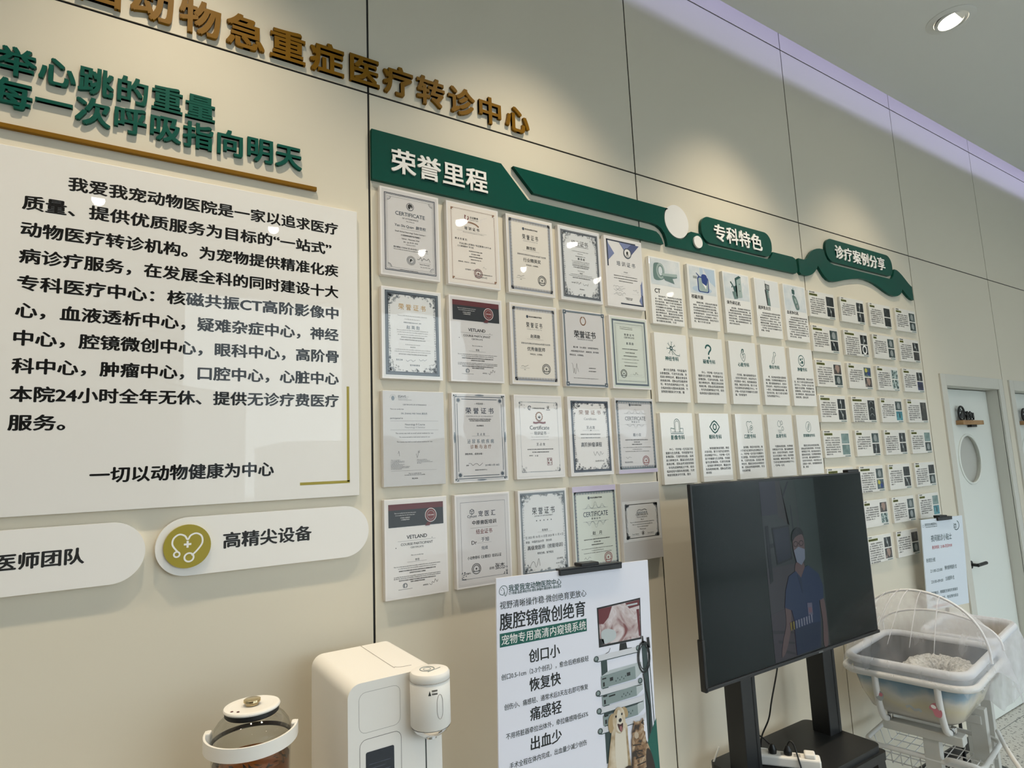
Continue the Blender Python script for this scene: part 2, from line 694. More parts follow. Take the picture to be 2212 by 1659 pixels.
# door casings and doors
for i, (a, c) in enumerate(DOORS):
    bm = B()
    box(bm, a - 0.075, a, -0.012, 0.10, 0, DH + 0.078, bev=0.003)
    box(bm, c, c + 0.075, -0.012, 0.10, 0, DH + 0.078, bev=0.003)
    box(bm, a - 0.0, c + 0.0, -0.012, 0.10, DH, DH + 0.078, bev=0.003)
    struct('trim_%d' % (i + 2), bm, M_CASING)
    # leaf with a round glazed opening
    bm = B()
    lx0, lx1, lz1 = a + 0.004, c - 0.004, DH - 0.006
    cx, cz, R = a + 0.418, 1.68, 0.172
    n = 48
    ang = [2 * pi * k / n for k in range(n)]

    def edgept(t):
        dx, dz = cos(t), sin(t)
        s = min(((lx1 - cx) / dx if dx > 1e-9 else ((lx0 - cx) / dx if dx < -1e-9 else 9e9)),
                ((lz1 - cz) / dz if dz > 1e-9 else ((0.006 - cz) / dz if dz < -1e-9 else 9e9)))
        return cx + dx * s, cz + dz * s
    corners = [atan2(lz1 - cz, lx1 - cx), atan2(lz1 - cz, lx0 - cx), atan2(0.006 - cz, lx0 - cx) + 2 * pi, atan2(0.006 - cz, lx1 - cx) + 2 * pi]
    al = sorted(set([round(t, 6) for t in ang + corners]))
    for yy in (0.075, 0.098):
        inn = [bm.verts.new((cx + R * cos(t), yy, cz + R * sin(t))) for t in al]
        out = [bm.verts.new((*edgept(t)[:1], yy, edgept(t)[1])) for t in al]
        for k in range(len(al)):
            j = (k + 1) % len(al)
            bm.faces.new((inn[k], inn[j], out[j], out[k]))
        if yy == 0.075:
            fi, fo = inn, out
    for A, Q in ((fi, inn), (fo, out)):
        for k in range(len(al)):
            j = (k + 1) % len(al)
            bm.faces.new((A[k], A[j], Q[j], Q[k]))
    dr = struct('door_%d' % (i + 1), bm, M_DOOR)
    bm = B()
    lathe(bm, [(R - 0.012, 0), (R + 0.004, 0), (R + 0.004, 0.006), (R - 0.006, 0.010), (R - 0.012, 0.006), (R - 0.012, 0)], n=48)
    obj('window_rim', bm, M_DOOR, dr, (cx, 0.076, cz), (radians(90), 0, 0), smooth=30)
    bm = B()
    lathe(bm, [(0, 0), (R, 0)], n=48)
    obj('window_glass', bm, mat('frosted_door_glass', (0.50, 0.50, 0.46), 0.25, coat=0.5), dr, (cx, 0.096, cz), (radians(90), 0, 0))
    bm = B()
    tube(bm, [(a + 0.205, 0.076, 0.99), (a + 0.205, 0.068, 0.99)], 0.026, 20)
    tube(bm, [(a + 0.205, 0.068, 0.99), (a + 0.205, 0.03, 0.99)], 0.010, 12)
    tube(bm, [(a + 0.200, 0.03, 0.99), (a + 0.330, 0.03, 0.992)], 0.011, 12)
    obj('handle', bm, M_BLACKP, dr, smooth=40)
# unseen black backing behind the doors, sized to block sky light in the gaps
bm = B()
for a, c in DOORS:
    box(bm, a - .08, c + .08, 0.1005, 0.13, 0, DH + .1)
struct('trim_4', bm, M_SEAM)
# black baseboard
bm = B()
box(bm, -4.88, DOORS[0][0] - 0.076, -0.010, 0.0, 0, 0.075)
box(bm, DOORS[0][1] + 0.076, DOORS[1][0] - 0.076, -0.010, 0.0, 0, 0.075)
struct('baseboard_back', bm, M_BLACKP)

# ------------------------------------------------------------------ room-number signs on wooden ledges over the door windows
for i, (a, c) in enumerate(DOORS):
    t = thing('door_sign', ['wooden ledge sign with black emblem and room characters on the nearer white door',
                            'wooden ledge sign with black emblem cut by the right edge of the photo'][i], 'sign', (a + 0.44, 0.075, 1.918),
              group='door signs')
    bm = B()
    box(bm, -0.165, 0.165, -0.045, 0.0, 0, 0.030, bev=0.002)
    obj('ledge', bm, M_WOOD, t)
    bm = B()
    n = 32
    tube(bm, [(-0.115 + 0.044 * cos(2 * pi * k / n), -0.022, 0.078 + 0.048 * sin(2 * pi * k / n)) for k in range(n)], 0.007, 8, closed=True)
    prism(bm, [(-0.142, 0.045), (-0.09, 0.045), (-0.085, 0.075), (-0.10, 0.10), (-0.112, 0.082), (-0.125, 0.078), (-0.135, 0.062)], -0.026, -0.018)
    prism(bm, rrect(-0.145, 0.088, -0.118, 0.112, 0.011), -0.026, -0.018)
    obj('emblem', bm, M_BLACKP, t, smooth=30)
    if i == 0:
        for q, ch in enumerate('诊室4'):
            me = solid_char(ch, 0.03, 0.068, 0.008, M_BLACKP, sx=0.72)
            link_mesh('character', me, t, (-0.055 + q * 0.052, -0.018, 0.036))
    bm = B()
    box(bm, 0.0, 0.085, -0.03, -0.005, -0.016, 0)
    obj('bracket', bm, M_BLACKP, t)

# ------------------------------------------------------------------ the visible downlight
t = thing('downlight', 'round recessed ceiling downlight with a glowing lens, upper right', 'light', (2.961, -0.6455, 4.0))
bm = B()
lathe(bm, [(0.110, 0.012), (0.112, -0.002), (0.108, -0.004), (0.078, -0.006), (0.074, 0.004), (0.110, 0.012)], n=48)
obj('trim_ring', bm, M_CEIL, t, smooth=40)
bm = B()
lathe(bm, [(0.074, 0.004), (0.071, 0.0), (0.060, -0.002), (0.056, 0.012), (0.074, 0.012)], n=48)
obj('gimbal', bm, mat('gimbal_white', (0.6, 0.6, 0.58), 0.4), t, (0, 0, -0.008), (radians(-10), 0, 0), smooth=40)
bm = B()
lathe(bm, [(0, 0.0), (0.057, 0.0)], n=40)
obj('lens', bm, mat('lamp_lens', (1, 1, 1), 0.4, emit=(1.0, 0.90, 0.72), emit_s=14.0), t, (0, 0, -0.006), (radians(-10), 0, 0))

# ------------------------------------------------------------------ raised title and slogan characters
GT = '国动物急重症医疗转诊中心'
ORD = ['first', 'second', 'third', 'fourth', 'fifth', 'sixth', 'seventh', 'eighth', 'ninth', 'tenth', 'eleventh', 'twelfth']
for i, ch in enumerate(GT):
    x = -0.806 + i * 0.1222
    me = solid_char(ch, 0.026, 0.112, 0.011, M_GOLD)
    o = link_mesh('title_character', me, None, (x, 0, 3.049))
    tag(o, 'raised gold character %s, %s visible in the title at the top' % (ch, ORD[i]), 'letter', 'gold title characters')
for row, (txt, xs0, zb) in enumerate((('举心跳的重量', -0.952, 2.783), ('每一次呼吸指向明天', -0.955, 2.697))):
    for i, ch in enumerate(txt):
        me = solid_char(ch, 0.024, 0.080, 0.010, M_GREENL)
        o = link_mesh('slogan_character', me, None, (xs0 + i * 0.0823, 0, zb))
        tag(o, 'raised green character %s, %s of the %s slogan line' % (ch, ORD[i], ('upper', 'lower')[row]), 'letter', 'green slogan characters')
bm = B()
box(bm, -1.3, -0.173, -0.012, 0, 2.634, 2.646, bev=0.001)
tag(obj('underline_strip', bm, M_GOLD), 'thin gold strip under the green slogan, above the white text board', 'strip')

# ------------------------------------------------------------------ big white text board
t = thing('text_board', 'large white board of black text about the hospital, at left', 'board', (-0.535, -0.001, 1.697))
hw, H = 0.487, 0.891
bm = B()
box(bm, -hw, hw, -0.015, 0, 0, H, bev=0.001)
obj('board', bm, M_WHITE, t)
sh = Sheet()
LINES = ['我爱我宠动物医院是一家以追求医疗', '质量、提供优质服务为目标的“一站式”', '动物医疗转诊机构。为宠物提供精准化疾', '病诊疗服务，在发展全科的同时建设十大',
         '专科医疗中心：核磁共振CT高阶影像中', '心，血液透析中心，疑难杂症中心，神经', '中心，腔镜微创中心，眼科中心，高阶骨', '科中心，肿瘤中心，口腔中心，心脏中心',
         '本院24小时全年无休、提供无诊疗费医疗', '服务。']
for i, s_ in enumerate(LINES):
    x0 = -0.793 if i == 0 else -0.881
    x1 = {1: -0.131, 9: -0.775}.get(i, -0.110)
    z = 2.518 - i * 0.0672
    sh.text(s_, x0 + 0.535, (1.697 + H) - z, M_INK, 1, w=x1 - x0, h=0.0400, align='l', bold=0.034, res=3)
sh.text('一切以动物健康为中心', -0.507 + 0.535, 1.697 + H - 1.785, M_INK, 1, w=0.425, h=0.042, bold=0.034, res=3)
sh.build('printed_text', t, 0, H, -0.015)
sh = Sheet()
pts = [(-0.081, 2.025), (-0.081, 1.739), (-0.222, 1.739)]
sh.stroke([(pts[0][0] + 0.535, 1.697 + H - pts[0][1]), (pts[1][0] + 0.535, 1.697 + H - pts[1][1])], 0.008, M_OLIVE, 1)
sh.stroke([(pts[1][0] + 0.539, 1.697 + H - pts[1][1]), (pts[2][0] + 0.535, 1.697 + H - pts[2][1])], 0.008, M_OLIVE, 1)
sh.build('corner_line', t, 0, H, -0.015)

# ------------------------------------------------------------------ pill plaques
for i, (x0, x1) in enumerate(((-1.154, -0.598), (-0.577, -0.021))):
    w = x1 - x0
    t = thing('pill_plaque', ['white pill-shaped plaque at the left edge, words about the doctor team', 'white pill-shaped plaque with olive stethoscope badge below the text board'][i],
              'plaque', ((x0 + x1) / 2, 0, 1.521), group='pill plaques')
    bm = B()
    prism(bm, rrect(-w / 2, 0, w / 2, 0.147, 0.0735, 14), -0.018, 0)
    obj('plaque', bm, M_WHITEM, t)
    sh = Sheet()
    if i:
        sh.text('高精尖设备', -0.305 + 0.299, 0.0735 - 0.006, M_INKC, 1, w=0.229, h=0.044, bold=0.034, res=3)
    else:
        sh.text('医师团队', -0.806 + 0.876, 0.0735 - 0.002, M_INKC, 1, w=0.164, h=0.040, bold=0.034, res=3)
    sh.build('printed_text', t, 0, 0.147, -0.018)
    if i:
        bx = -0.505 + 0.299
        bm = B()
        lathe(bm, [(0, 0), (0.0545, 0), (0.0545, 0.008), (0, 0.008)], n=48)
        bd = obj('badge', bm, M_OLIVE, t, (bx, -0.018, 0.0745), (radians(90), 0, 0), smooth=40)
        sh = Sheet()
        hp = []
        for k in range(60):
            a = radians(-245 + 0) if False else 0
        heart = [(-0.022, 0.012), (-0.034, -0.006), (-0.032, -0.022), (-0.020, -0.031), (-0.007, -0.027), (0.0, -0.017),
                 (0.007, -0.027), (0.020, -0.031), (0.032, -0.023), (0.034, -0.006), (0.024, 0.010), (0.010, 0.024)]
        sh.stroke(smooth_path([(a, c, 0) for a, c in heart], 5), 0.0042, M_WHITEL, 1)
        sh.ring(-0.024, 0.018, 0.0065, 0.0040, M_WHITEL, 2)
        sh.ring(0.004, 0.028, 0.0105, 0.0042, M_WHITEL, 2)
        sh.rect(-0.0085, -0.0075, 0.0085, -0.0025, M_WHITEL, 1)
        sh.rect(-0.0025, -0.0135, 0.0025, 0.0035, M_WHITEL, 2)
        ic = Sheet.build(sh, 'stethoscope_icon', t, bx, 0.0745, -0.026)

# ------------------------------------------------------------------ green header banners
DB = 0.016


def raised(t, txt, x0, x1, zb, size, y, m=M_WHITEL, off=0.023):
    n = len(txt)
    for q, ch in enumerate(txt):
        p = (x1 - x0) / n
        me = solid_char(ch, off, size, 0.005, m, sx=p * 0.97 / size)
        link_mesh('character', me, t, (x0 + q * p, y, zb + size * 0.085))


t = thing('header_banner', 'dark green header over the certificates with slanted end and long tail', 'banner', (0, 0, 2.71), group='green header banners')
bm = B()
prism(bm, [(0.004, 2.713 - 2.71), (0.004, 2.887 - 2.71), (0.507, 2.887 - 2.71), (0.623, 2.767 - 2.71), (1.285, 2.765 - 2.71), (1.307, 2.763 - 2.71), (1.325, 2.752 - 2.71),
           (1.338, 2.735 - 2.71), (1.347, 2.712 - 2.71)], -DB, 0)
obj('panel', bm, M_GREEN, t)
raised(t, '荣誉里程', 0.068, 0.446, 2.752 - 2.71, 0.090, -DB)

t = thing('header_banner', 'dark green banner with two white discs joining certificates and specialty cards', 'banner', (1.4, 0, 2.70), group='green header banners')
BB = [(0.561, 2.890), (1.395, 2.887)]
BB += [(1.447 + 0.084 * cos(radians(a)), 2.836 + 0.084 * sin(radians(a))) for a in range(142, 338, 10)]
BB += [(1.535, 2.803), (1.597, 2.803), (1.607, 2.785), (1.625, 2.767), (1.655, 2.757), (2.095, 2.757), (2.125, 2.765), (2.143, 2.785), (2.153, 2.803),
       (2.325, 2.803), (2.345, 2.797), (2.355, 2.782), (2.358, 2.737), (2.352, 2.722), (2.335, 2.713),
       (1.373, 2.710), (1.369, 2.738), (1.358, 2.765), (1.340, 2.784), (1.315, 2.795), (1.28, 2.799), (0.650, 2.801)]
bm = B()
prism(bm, [(a - 1.4, c - 2.70) for a, c in BB], -DB, 0)
obj('panel', bm, M_GREEN, t)
for (cx, cz, r, y0) in ((1.447, 2.836, 0.078, -0.014), (1.571, 2.757, 0.029, -0.024)):
    bm = B()
    lathe(bm, [(0, 0), (r, 0), (r, -y0), (0, -y0)], n=48)
    obj('disc', bm, M_WHITEM, t, (cx - 1.4, 0, cz - 2.70), (radians(90), 0, 0), smooth=40)

t = thing('header_pill', 'green pill sign over the specialty cards, white characters', 'banner', (1.879, 0, 2.77), group='green header pills')
bm = B()
prism(bm, rrect(1.609 - 1.879, 0, 2.149 - 1.879, 0.129, 0.058, 10), -DB, 0)
obj('panel', bm, M_GREEN, t)
raised(t, '专科特色', 1.690 - 1.879, 2.066 - 1.879, 2.790 - 2.77, 0.088, -DB)

t = thing('header_banner', 'wavy dark green banner over the case cards', 'banner', (3.0, 0, 2.71), group='green header banners')
CB = [(2.377, 2.804), (2.432, 2.803), (2.462, 2.818), (2.485, 2.842), (2.505, 2.860), (2.530, 2.875), (2.560, 2.886), (2.590, 2.892), (2.621, 2.894), (2.634, 2.888), (2.640, 2.864), (2.657, 2.839),
      (2.689, 2.822), (2.720, 2.817), (3.345, 2.817), (3.370, 2.824), (3.388, 2.840), (3.400, 2.860), (3.413, 2.889), (3.445, 2.888), (3.474, 2.878), (3.505, 2.863), (3.533, 2.846), (3.57, 2.822), (3.595, 2.808),
      (3.617, 2.800), (3.617, 2.712), (3.590, 2.714), (3.555, 2.726), (3.522, 2.744), (3.487, 2.769), (3.468, 2.743), (3.445, 2.728), (3.415, 2.717), (3.375, 2.711), (3.335, 2.712), (3.296, 2.719), (3.255, 2.730), (3.212, 2.744),
      (3.155, 2.760), (3.105, 2.769), (3.045, 2.774), (2.988, 2.773), (2.915, 2.762), (2.837, 2.747), (2.755, 2.727), (2.715, 2.718), (2.676, 2.714), (2.640, 2.720), (2.612, 2.735), (2.585, 2.760), (2.557, 2.789),
      (2.541, 2.767), (2.520, 2.748), (2.495, 2.732), (2.470, 2.722), (2.440, 2.716), (2.389, 2.716), (2.375, 2.727)]
bm = B()
prism(bm, [(a - 3.0, c - 2.71) for a, c in CB], -DB, 0)
obj('panel', bm, M_GREEN, t)

t = thing('header_pill', 'green pill sign above the wavy banner, six white characters', 'banner', (3.023, 0, 2.834), group='green header pills')
bm = B()
prism(bm, rrect(2.655 - 3.023, 0, 3.391 - 3.023, 0.135, 0.062, 10), -DB, 0)
obj('panel', bm, M_GREEN, t)
raised(t, '诊疗案例分享', 2.738 - 3.023, 3.298 - 3.023, 2.860 - 2.834, 0.084, -DB)

# ------------------------------------------------------------------ certificates
CW, CH = 0.212, 0.300
MM = 0.001


def scribble(sh, u, v, w, h, ik, seed, n=7, t=0.0009, L=3):
    r = random.Random(seed)
    pts = [(u - w / 2 + w * k / (n - 1) + r.uniform(-.04, .04) * w, v + r.uniform(-.5, .5) * h, 0) for k in range(n)]
    sh.stroke(smooth_path(pts, 5), t, ik, L)


def seal(sh, u, v, r, ik, star=True, L=3):
    sh.ring(u, v, r, r * 0.10, ik, L)
    sh.ring(u, v, r * 0.86, r * 0.03, ik, L, n=28)
    for k in range(11):
        a = radians(150 + k * 24)
        sh.rect(u + r * .68 * cos(a) - r * .09, v + r * .68 * sin(a) - r * .09, u + r * .68 * cos(a) + r * .09, v + r * .68 * sin(a) + r * .09, ik, L)
    if star:
        p = []
        for k in range(10):
            q = r * (.30 if k % 2 == 0 else .12)
            a = radians(-90 + 36 * k)
            p.append((u + q * cos(a), v + q * sin(a)))
        sh.poly(p, ik, L)
    sh.rect(u - r * .7, v + r * .42, u + r * .7, v + r * .54, ik, L)


def ornate(sh, i0, j0, i1, j1, band, dark, light, seed, corner=0.034, mid=True):
    r = random.Random(seed)
    sh.frame(i0, j0, i1, j1, band, dark, 2)
    sh.frame(i0 + band * .3, j0 + band * .3, i1 - band * .3, j1 - band * .3, band * .18, light, 3)
    Ws, Hs = i1 - i0, j1 - j0

    def bump(u, v, q):
        q *= 1.35
        a0 = r.uniform(0, 2 * pi)
        d = r.choice((-1, 1))
        pts = [(u + q * (1.25 - k / 11) * cos(a0 + d * k * .62), v + q * (1.25 - k / 11) * sin(a0 + d * k * .62)) for k in range(12)]
        sh.stroke(pts, [q * (.22 + .30 * k / 11) for k in range(12)], dark if r.random() < .85 else light, 3)
        if r.random() < .45:
            sh.ell(u + q * 1.3 * cos(a0), v + q * 1.3 * sin(a0), q * .55, q * .22, dark, 3, 8, a0 + 1)
    for (cx, cy, sx, sy) in ((i0, j0, 1, 1), (i1, j0, -1, 1), (i0, j1, 1, -1), (i1, j1, -1, -1)):
        for k in range(46):
            a, c = r.random() ** 1.5, r.random() ** 1.5
            if a + c > 1.05:
                continue
            bump(cx + sx * (band + a * corner), cy + sy * (band + c * corner), r.uniform(.0014, .0034) * (1.25 - .6 * (a + c)))
    for k in range(26):
        f = k / 25
        w = abs(sin(f * pi * 3)) * .0035 + .001
        for e, s in ((i0, 1), (i1, -1)):
            v = j0 + corner * .7 + (Hs - corner * 1.4) * f
            bump(e + s * (band + w), v, r.uniform(.0012, .0024))
    if mid:
        for e, s in ((j0, 1), (j1, -1)):
            for k in range(14):
                a = r.uniform(-1, 1)
                bump(i0 + Ws / 2 + a * .024, e + s * (band + (1 - abs(abs(a) - .45) * 1.6) * .010 * r.random()), r.uniform(.0012, .0024))


def lace(sh, i0, j0, i1, j1, band, ik, ik2):
    sh.frame(i0, j0, i1, j1, band * .55, ik, 2)
    n = 30
    for k in range(n):
        u = i0 + (i1 - i0) * (k + .5) / n
        for v in (j0 + band * .75, j1 - band * .75):
            sh.ell(u, v, .0026, band * .42, ik2 if k % 2 else ik, 2, 8)
    n = 44
    for k in range(n):
        v = j0 + (j1 - j0) * (k + .5) / n
        for u in (i0 + band * .7, i1 - band * .7):
            sh.ell(u, v, band * .36, .0026, ik2 if k % 2 else ik, 2, 8)


def mountains(sh, u, v, w, h, ik, flip=1):
    for dx, hh in ((-.27, .6), (0, 1.0), (.27, .62)):
        pts = [(u + (dx + (k / 16 - .5) * .34) * w, v - flip * h * hh * math.exp(-((k / 16 - .5) * 5) ** 2), 0) for k in range(17)]
        sh.stroke(pts, .0007, ik, 3)
        sh.stroke([(a, v + (c - v) * .55, 0) for a, c, _ in pts], .0006, ik, 3)
    sh.stroke([(u - w / 2, v), (u + w / 2, v)], .0006, ik, 3)


def assoc(sh, v, u=.106, s=1.0):
    sh.ell(u - .030 * s, v, .0052 * s, .0056 * s, INK['n'], 2, 20)
    sh.ring(u - .030 * s, v, .0030 * s, .0010, INK['t'], 3, 14)
    sh.text('青岛市动物诊疗协会', u + .006 * s, v, INK['k'], 2, w=.058 * s, bold=.03)


LAT = 'This is to certify that the above has successfully completed the course of small animal medicine'
CHN = '兹证明该学员已完成小动物医学培训课程全部内容考核合格特发此证以资鼓励动物诊疗技能'


def lines(sh, v, rows, ik='g', u=.106, h=None):
    """rows = [(width mm, latin?, weight)]"""
    for k, (w, lat, dv) in enumerate(rows):
        s_ = (LAT[(k * 7) % 20:][:max(6, int(w * .62))]).strip() if lat else CHN[(k * 5) % 14:][:max(3, int(w * .24))]
        sh.text(s_, u, v, INK['k' if ik == 'g' else ik], 2, w=w * MM, bold=0.024 if not lat else 0.014)
        v += dv * MM
    return v


def vet(p, t):
    b, e, sg = p
    b.rect(.013, .016, .199, .086, INK['x'], 2)
    b.rect(.013, .016, .199, .034, INK['y'], 3)
    e.ell(.155, .056, .020, .0215, INK['w'], 4, 32)
    e.ell(.155, .056, .0182, .0197, INK['r'], 5, 32)
    e.ell(.155, .056, .0135, .0145, INK['l'], 6, 32)
    e.ell(.155, .056, .0120, .0130, INK['r'], 7, 32)
    e.text('VETLAND', .155, .056, INK['w'], 8, w=.020, bold=.03)
    e.poly([(.143, .076), (.134, .088), (.150, .088), (.155, .078)], INK['y'], 6)
    for k, (w, v) in enumerate(((72, .044), (64, .0505), (32, .058), (28, .064))):
        t.text(LAT[k * 4:][:int(w * .6)] if k < 2 else CHN[k * 3:][:int(w * .25)], .068, v, INK['w'], 4, w=w * MM)
    t.text('VETLAND', .106, .118, INK['k'], 2, w=.068, bold=.025)
    t.rect(.042, .129, .170, .1296, INK['g'], 2)
    t.text('COURSE PARTICIPANT', .106, .139, INK['k'], 2, w=.108, bold=.004)
    t.text('CERTIFICATE', .106, .150, INK['g'], 2, w=.044)
    t.ell(.158, .126, .0012, .0012, INK['k'], 2, 10)
    t.ell(.036, .148, .0015, .0015, INK['k'], 2, 10)
    t.text('This is to certify that', .106, .174, INK['g'], 2, w=.042)
    t.text('学员', .106, .188, INK['k'], 2, w=.014)
    t.rect(.072, .193, .138, .1935, INK['g'], 2)
    lines(t, .205, [(156, 1, 6), (128, 1, 7), (124, 0, 7), (54, 0, 10), (156, 1, 5), (156, 1, 6), (124, 0, 6), (48, 0, 6)], 'k')
    t.ring(.064, .262, .0055, .0014, INK['s'], 2, 20)
    t.ring(.064, .262, .0075, .0010, INK['s'], 2, 20, 120, 420)
    t.rect(.0605, .257, .0625, .267, INK['s'], 2)
    t.rect(.042, .272, .088, .2728, INK['g'], 2)
    t.text('讲师签名', .132, .268, INK['g'], 2, w=.018)
    scribble(t, .160, .262, .030, .018, INK['k'], 5, 9)


def c11(b, e, t):
    for i, th in ((.0145, .0026), (.0190, .0014)):
        b.frame(i, i + .003, CW - i, CH - i - .003, th, INK['n'], 2)
    b.frame(.0245, .029, CW - .0245, CH - .029, .0005, INK['s'], 2)
    for (x, y, a) in ((.0245, .029, 0), (CW - .0245, .029, 90), (CW - .0245, CH - .029, 180), (.0245, CH - .029, 270)):
        b.ring(x, y, .013, .0012, INK['n'], 3, 10, a, a + 90)
        b.ring(x, y, .009, .0007, INK['n'], 3, 10, a, a + 90)
    e.ell(.106, .054, .0135, .0135, INK['n'], 2, 32)
    e.ell(.106, .054, .0115, .0115, PAPER['grey'], 3, 32)
    e.poly([(.098, .060), (.097, .050), (.103, .044), (.111, .045), (.115, .052), (.113, .061), (.109, .053), (.105, .063)], INK['k'], 4)
    t.text('CERTIFICATE', .106, .083, INK['s'], 2, w=.106, bold=.018)
    t.text('OF ATTENDANCE', .106, .098, INK['g'], 2, w=.058)
    t.text('This certifies that', .106, .107, INK['g'], 2, w=.030)
    t.text('Yan Shi Quan  颜世权', .106, .124, INK['s'], 2, w=.112, bold=.02)
    t.rect(.072, .135, .140, .1355, INK['g'], 2)
    t.text('Small Animal Neurology Online Seminar I', .106, .146, INK['k'], 2, w=.110)
    t.text('小动物神经病学系列课程 I', .106, .157, INK['k'], 2, w=.070, bold=.02)
    t.text('Sebrast - Masaratos, Chair', .106, .169, INK['k'], 2, w=.064)
    t.text('6th - Jan 05-09, 2022', .106, .180, INK['k'], 2, w=.052)
    t.text('organized by CUNNA', .106, .188, INK['g'], 2, w=.034)
    t.text('经乐眠达 CUNNA 及 AUGVSD 认证协会颁布', .106, .200, INK['k'], 2, w=.122, bold=.02)
    lines(t, .208, [(124, 1, 5)], 'g')
    for k in range(40):
        a = 2 * pi * k / 40
        e.stroke([(.106 + .011 * cos(a), .240 + .011 * sin(a)), (.106 + .0165 * cos(a), .240 + .0165 * sin(a))], .0009, INK['g'], 2)
    e.ell(.106, .240, .010, .010, INK['s'], 2, 28)
    e.ell(.106, .240, .0085, .0085, PAPER['grey'], 3, 28)
    e.poly([(.101, .245), (.101, .237), (.106, .234), (.111, .238), (.111, .245), (.108, .239), (.105, .246)], INK['k'], 4)
    scribble(t, .152, .231, .045, .016, INK['k'], 3, 9, .0012)
    t.rect(.132, .243, .178, .2434, INK['g'], 2)
    t.text('Marius Masarogius', .155, .249, INK['k'], 2, w=.036)
    t.text('date, July, 2022, 09:00', .157, .258, INK['g'], 2, w=.036)
    t.text('webinargroup.net | in-depth learning', .098, .276, INK['k'], 2, w=.064)


def c12(b, e, t):
    b.frame(.017, .020, CW - .017, CH - .020, .0010, INK['b'], 2)
    b.frame(.020, .023, CW - .020, CH - .023, .0004, INK['b'], 2)
    for x in (.017, CW - .026):
        for y in (.020, CH - .029):
            b.rect(x, y, x + .009, y + .009, INK['b'], 3)
            b.rect(x + .005, y + .005, x + .009, y + .009, PAPER['warm'], 4)
    r = random.Random(9)
    for k in range(10):
        b.stroke([(r.uniform(.03, .18), r.uniform(.03, .13)), (r.uniform(.03, .18), r.uniform(.03, .13))], .0004, PAPER['grey'], 2)
    e.ring(.080, .050, .0075, .0030, INK['r'], 2, 24, -60, 250)
    e.rect(.0715, .040, .0745, .056, INK['r'], 3)
    e.ell(.084, .054, .0022, .0022, INK['r'], 3, 12)
    t.text('乐迈教育', .110, .047, INK['k'], 2, w=.034, bold=.02)
    t.text('Veterinary Tuition', .110, .056, INK['g'], 2, w=.034)
    e.stroke(smooth_path([(.066, .072, 0), (.076, .067, 0), (.096, .066, 0), (.116, .070, 0), (.128, .078, 0)], 6), .0055, INK['b'], 2)
    t.text('培 训 证 书', .100, .089, INK['k'], 2, w=.060, bold=.022)
    t.rect(.04, .1005, .16, .101, INK['l'], 2)
    lines(t, .105, [(86, 1, 14)], 'l')
    t.text('顾 永 权 医 生：', .056, .132, INK['k'], 2, w=.050)
    t.text('　　于2022年12月举办 "乐迈教育CUMTU&', .112, .148, INK['k'], 2, w=.130)
    t.text('江小美猫猫场" 学习班', .072, .158, INK['k'], 2, w=.064)
    lines(t, .172, [(54, 0, 10), (36, 0, 10), (54, 0, 10), (42, 0, 12)], 'k', .112)
    t.text('成绩合格，特发此证，以资证明。', .076, .214, INK['k'], 2, w=.070)
    seal(e, .120, .250, .0165, INK['r'])
    t.text('证书编号：LM20221204', .098, .240, INK['g'], 2, w=.060)
    t.text('乐迈教育 北京宠物教育有限公司', .145, .252, INK['k'], 2, w=.064)
    t.text('2022年12月16日', .130, .262, INK['g'], 2, w=.050)
    scribble(t, .147, .226, .014, .010, INK['g'], 12, 5, .0006)


def award(name, prize, warm):
    def f(b, e, t):
        lace(b, .011, .013, CW - .011, CH - .013, .012, INK['m'], INK['l'])
        assoc(t, .047)
        t.text('荣 誉 证 书', .106, .078, INK['k'], 2, w=.072, h=.022, bold=.004)
        t.text('C E R T I F I C A T E', .106, .094, INK['l'], 2, w=.066, h=.006)
        t.text(name, .108, .120, INK['k'], 2, w=.042, bold=.02)
        t.rect(.070, .131, .145, .1315, INK['g'], 2)
        t.text('获青岛市动物诊疗协会2024年度行业优秀', .110, .148, INK['g'], 2, w=.130)
        t.text(prize, .110, .168, INK['k'], 2, w=.080, bold=.012)
        t.text('特发此证，以资鼓励。', .110, .187, INK['k'], 2, w=.056)
        scribble(t, .056, .232, .030, .010, INK['k'], 21, 5, .0009)
        t.rect(.036, .240, .076, .2406, INK['g'], 2)
        t.text('会长', .056, .246, INK['g'], 2, w=.008)
        seal(e, .152, .240, .0185, INK['k'])
    return f


def c14(b, e, t):
    ornate(b, .012, .015, CW - .012, CH - .013, .009, INK['s'], INK['l'], 4, .048)
    t.text('结业证书', .106, .062, INK['g'], 2, w=.084, h=.024, bold=-.006)
    lines(t, .076, [(88, 1, 20), (84, 1, 9), (26, 1, 9)], 'g')
    t.text('参加神经科高级课程  学习班', .106, .116, INK['k'], 2, w=.050)
    t.text('颜 世 权', .110, .126, INK['k'], 2, w=.036, bold=.02)
    lines(t, .137, [(90, 1, 6), (86, 1, 6), (86, 1, 6), (86, 0, 7), (76, 0, 14), (34, 1, 9), (14, 0, 7), (110, 1, 6), (124, 1, 7), (90, 0, 8)], 'g')
    t.text('签名日期', .064, .226, INK['k'], 2, w=.018)
    scribble(t, .090, .226, .026, .012, INK['k'], 31, 7)
    scribble(t, .126, .228, .026, .012, INK['k'], 32, 7)
    t.text('医学继续教育', .106, .250, INK['k'], 2, w=.024)


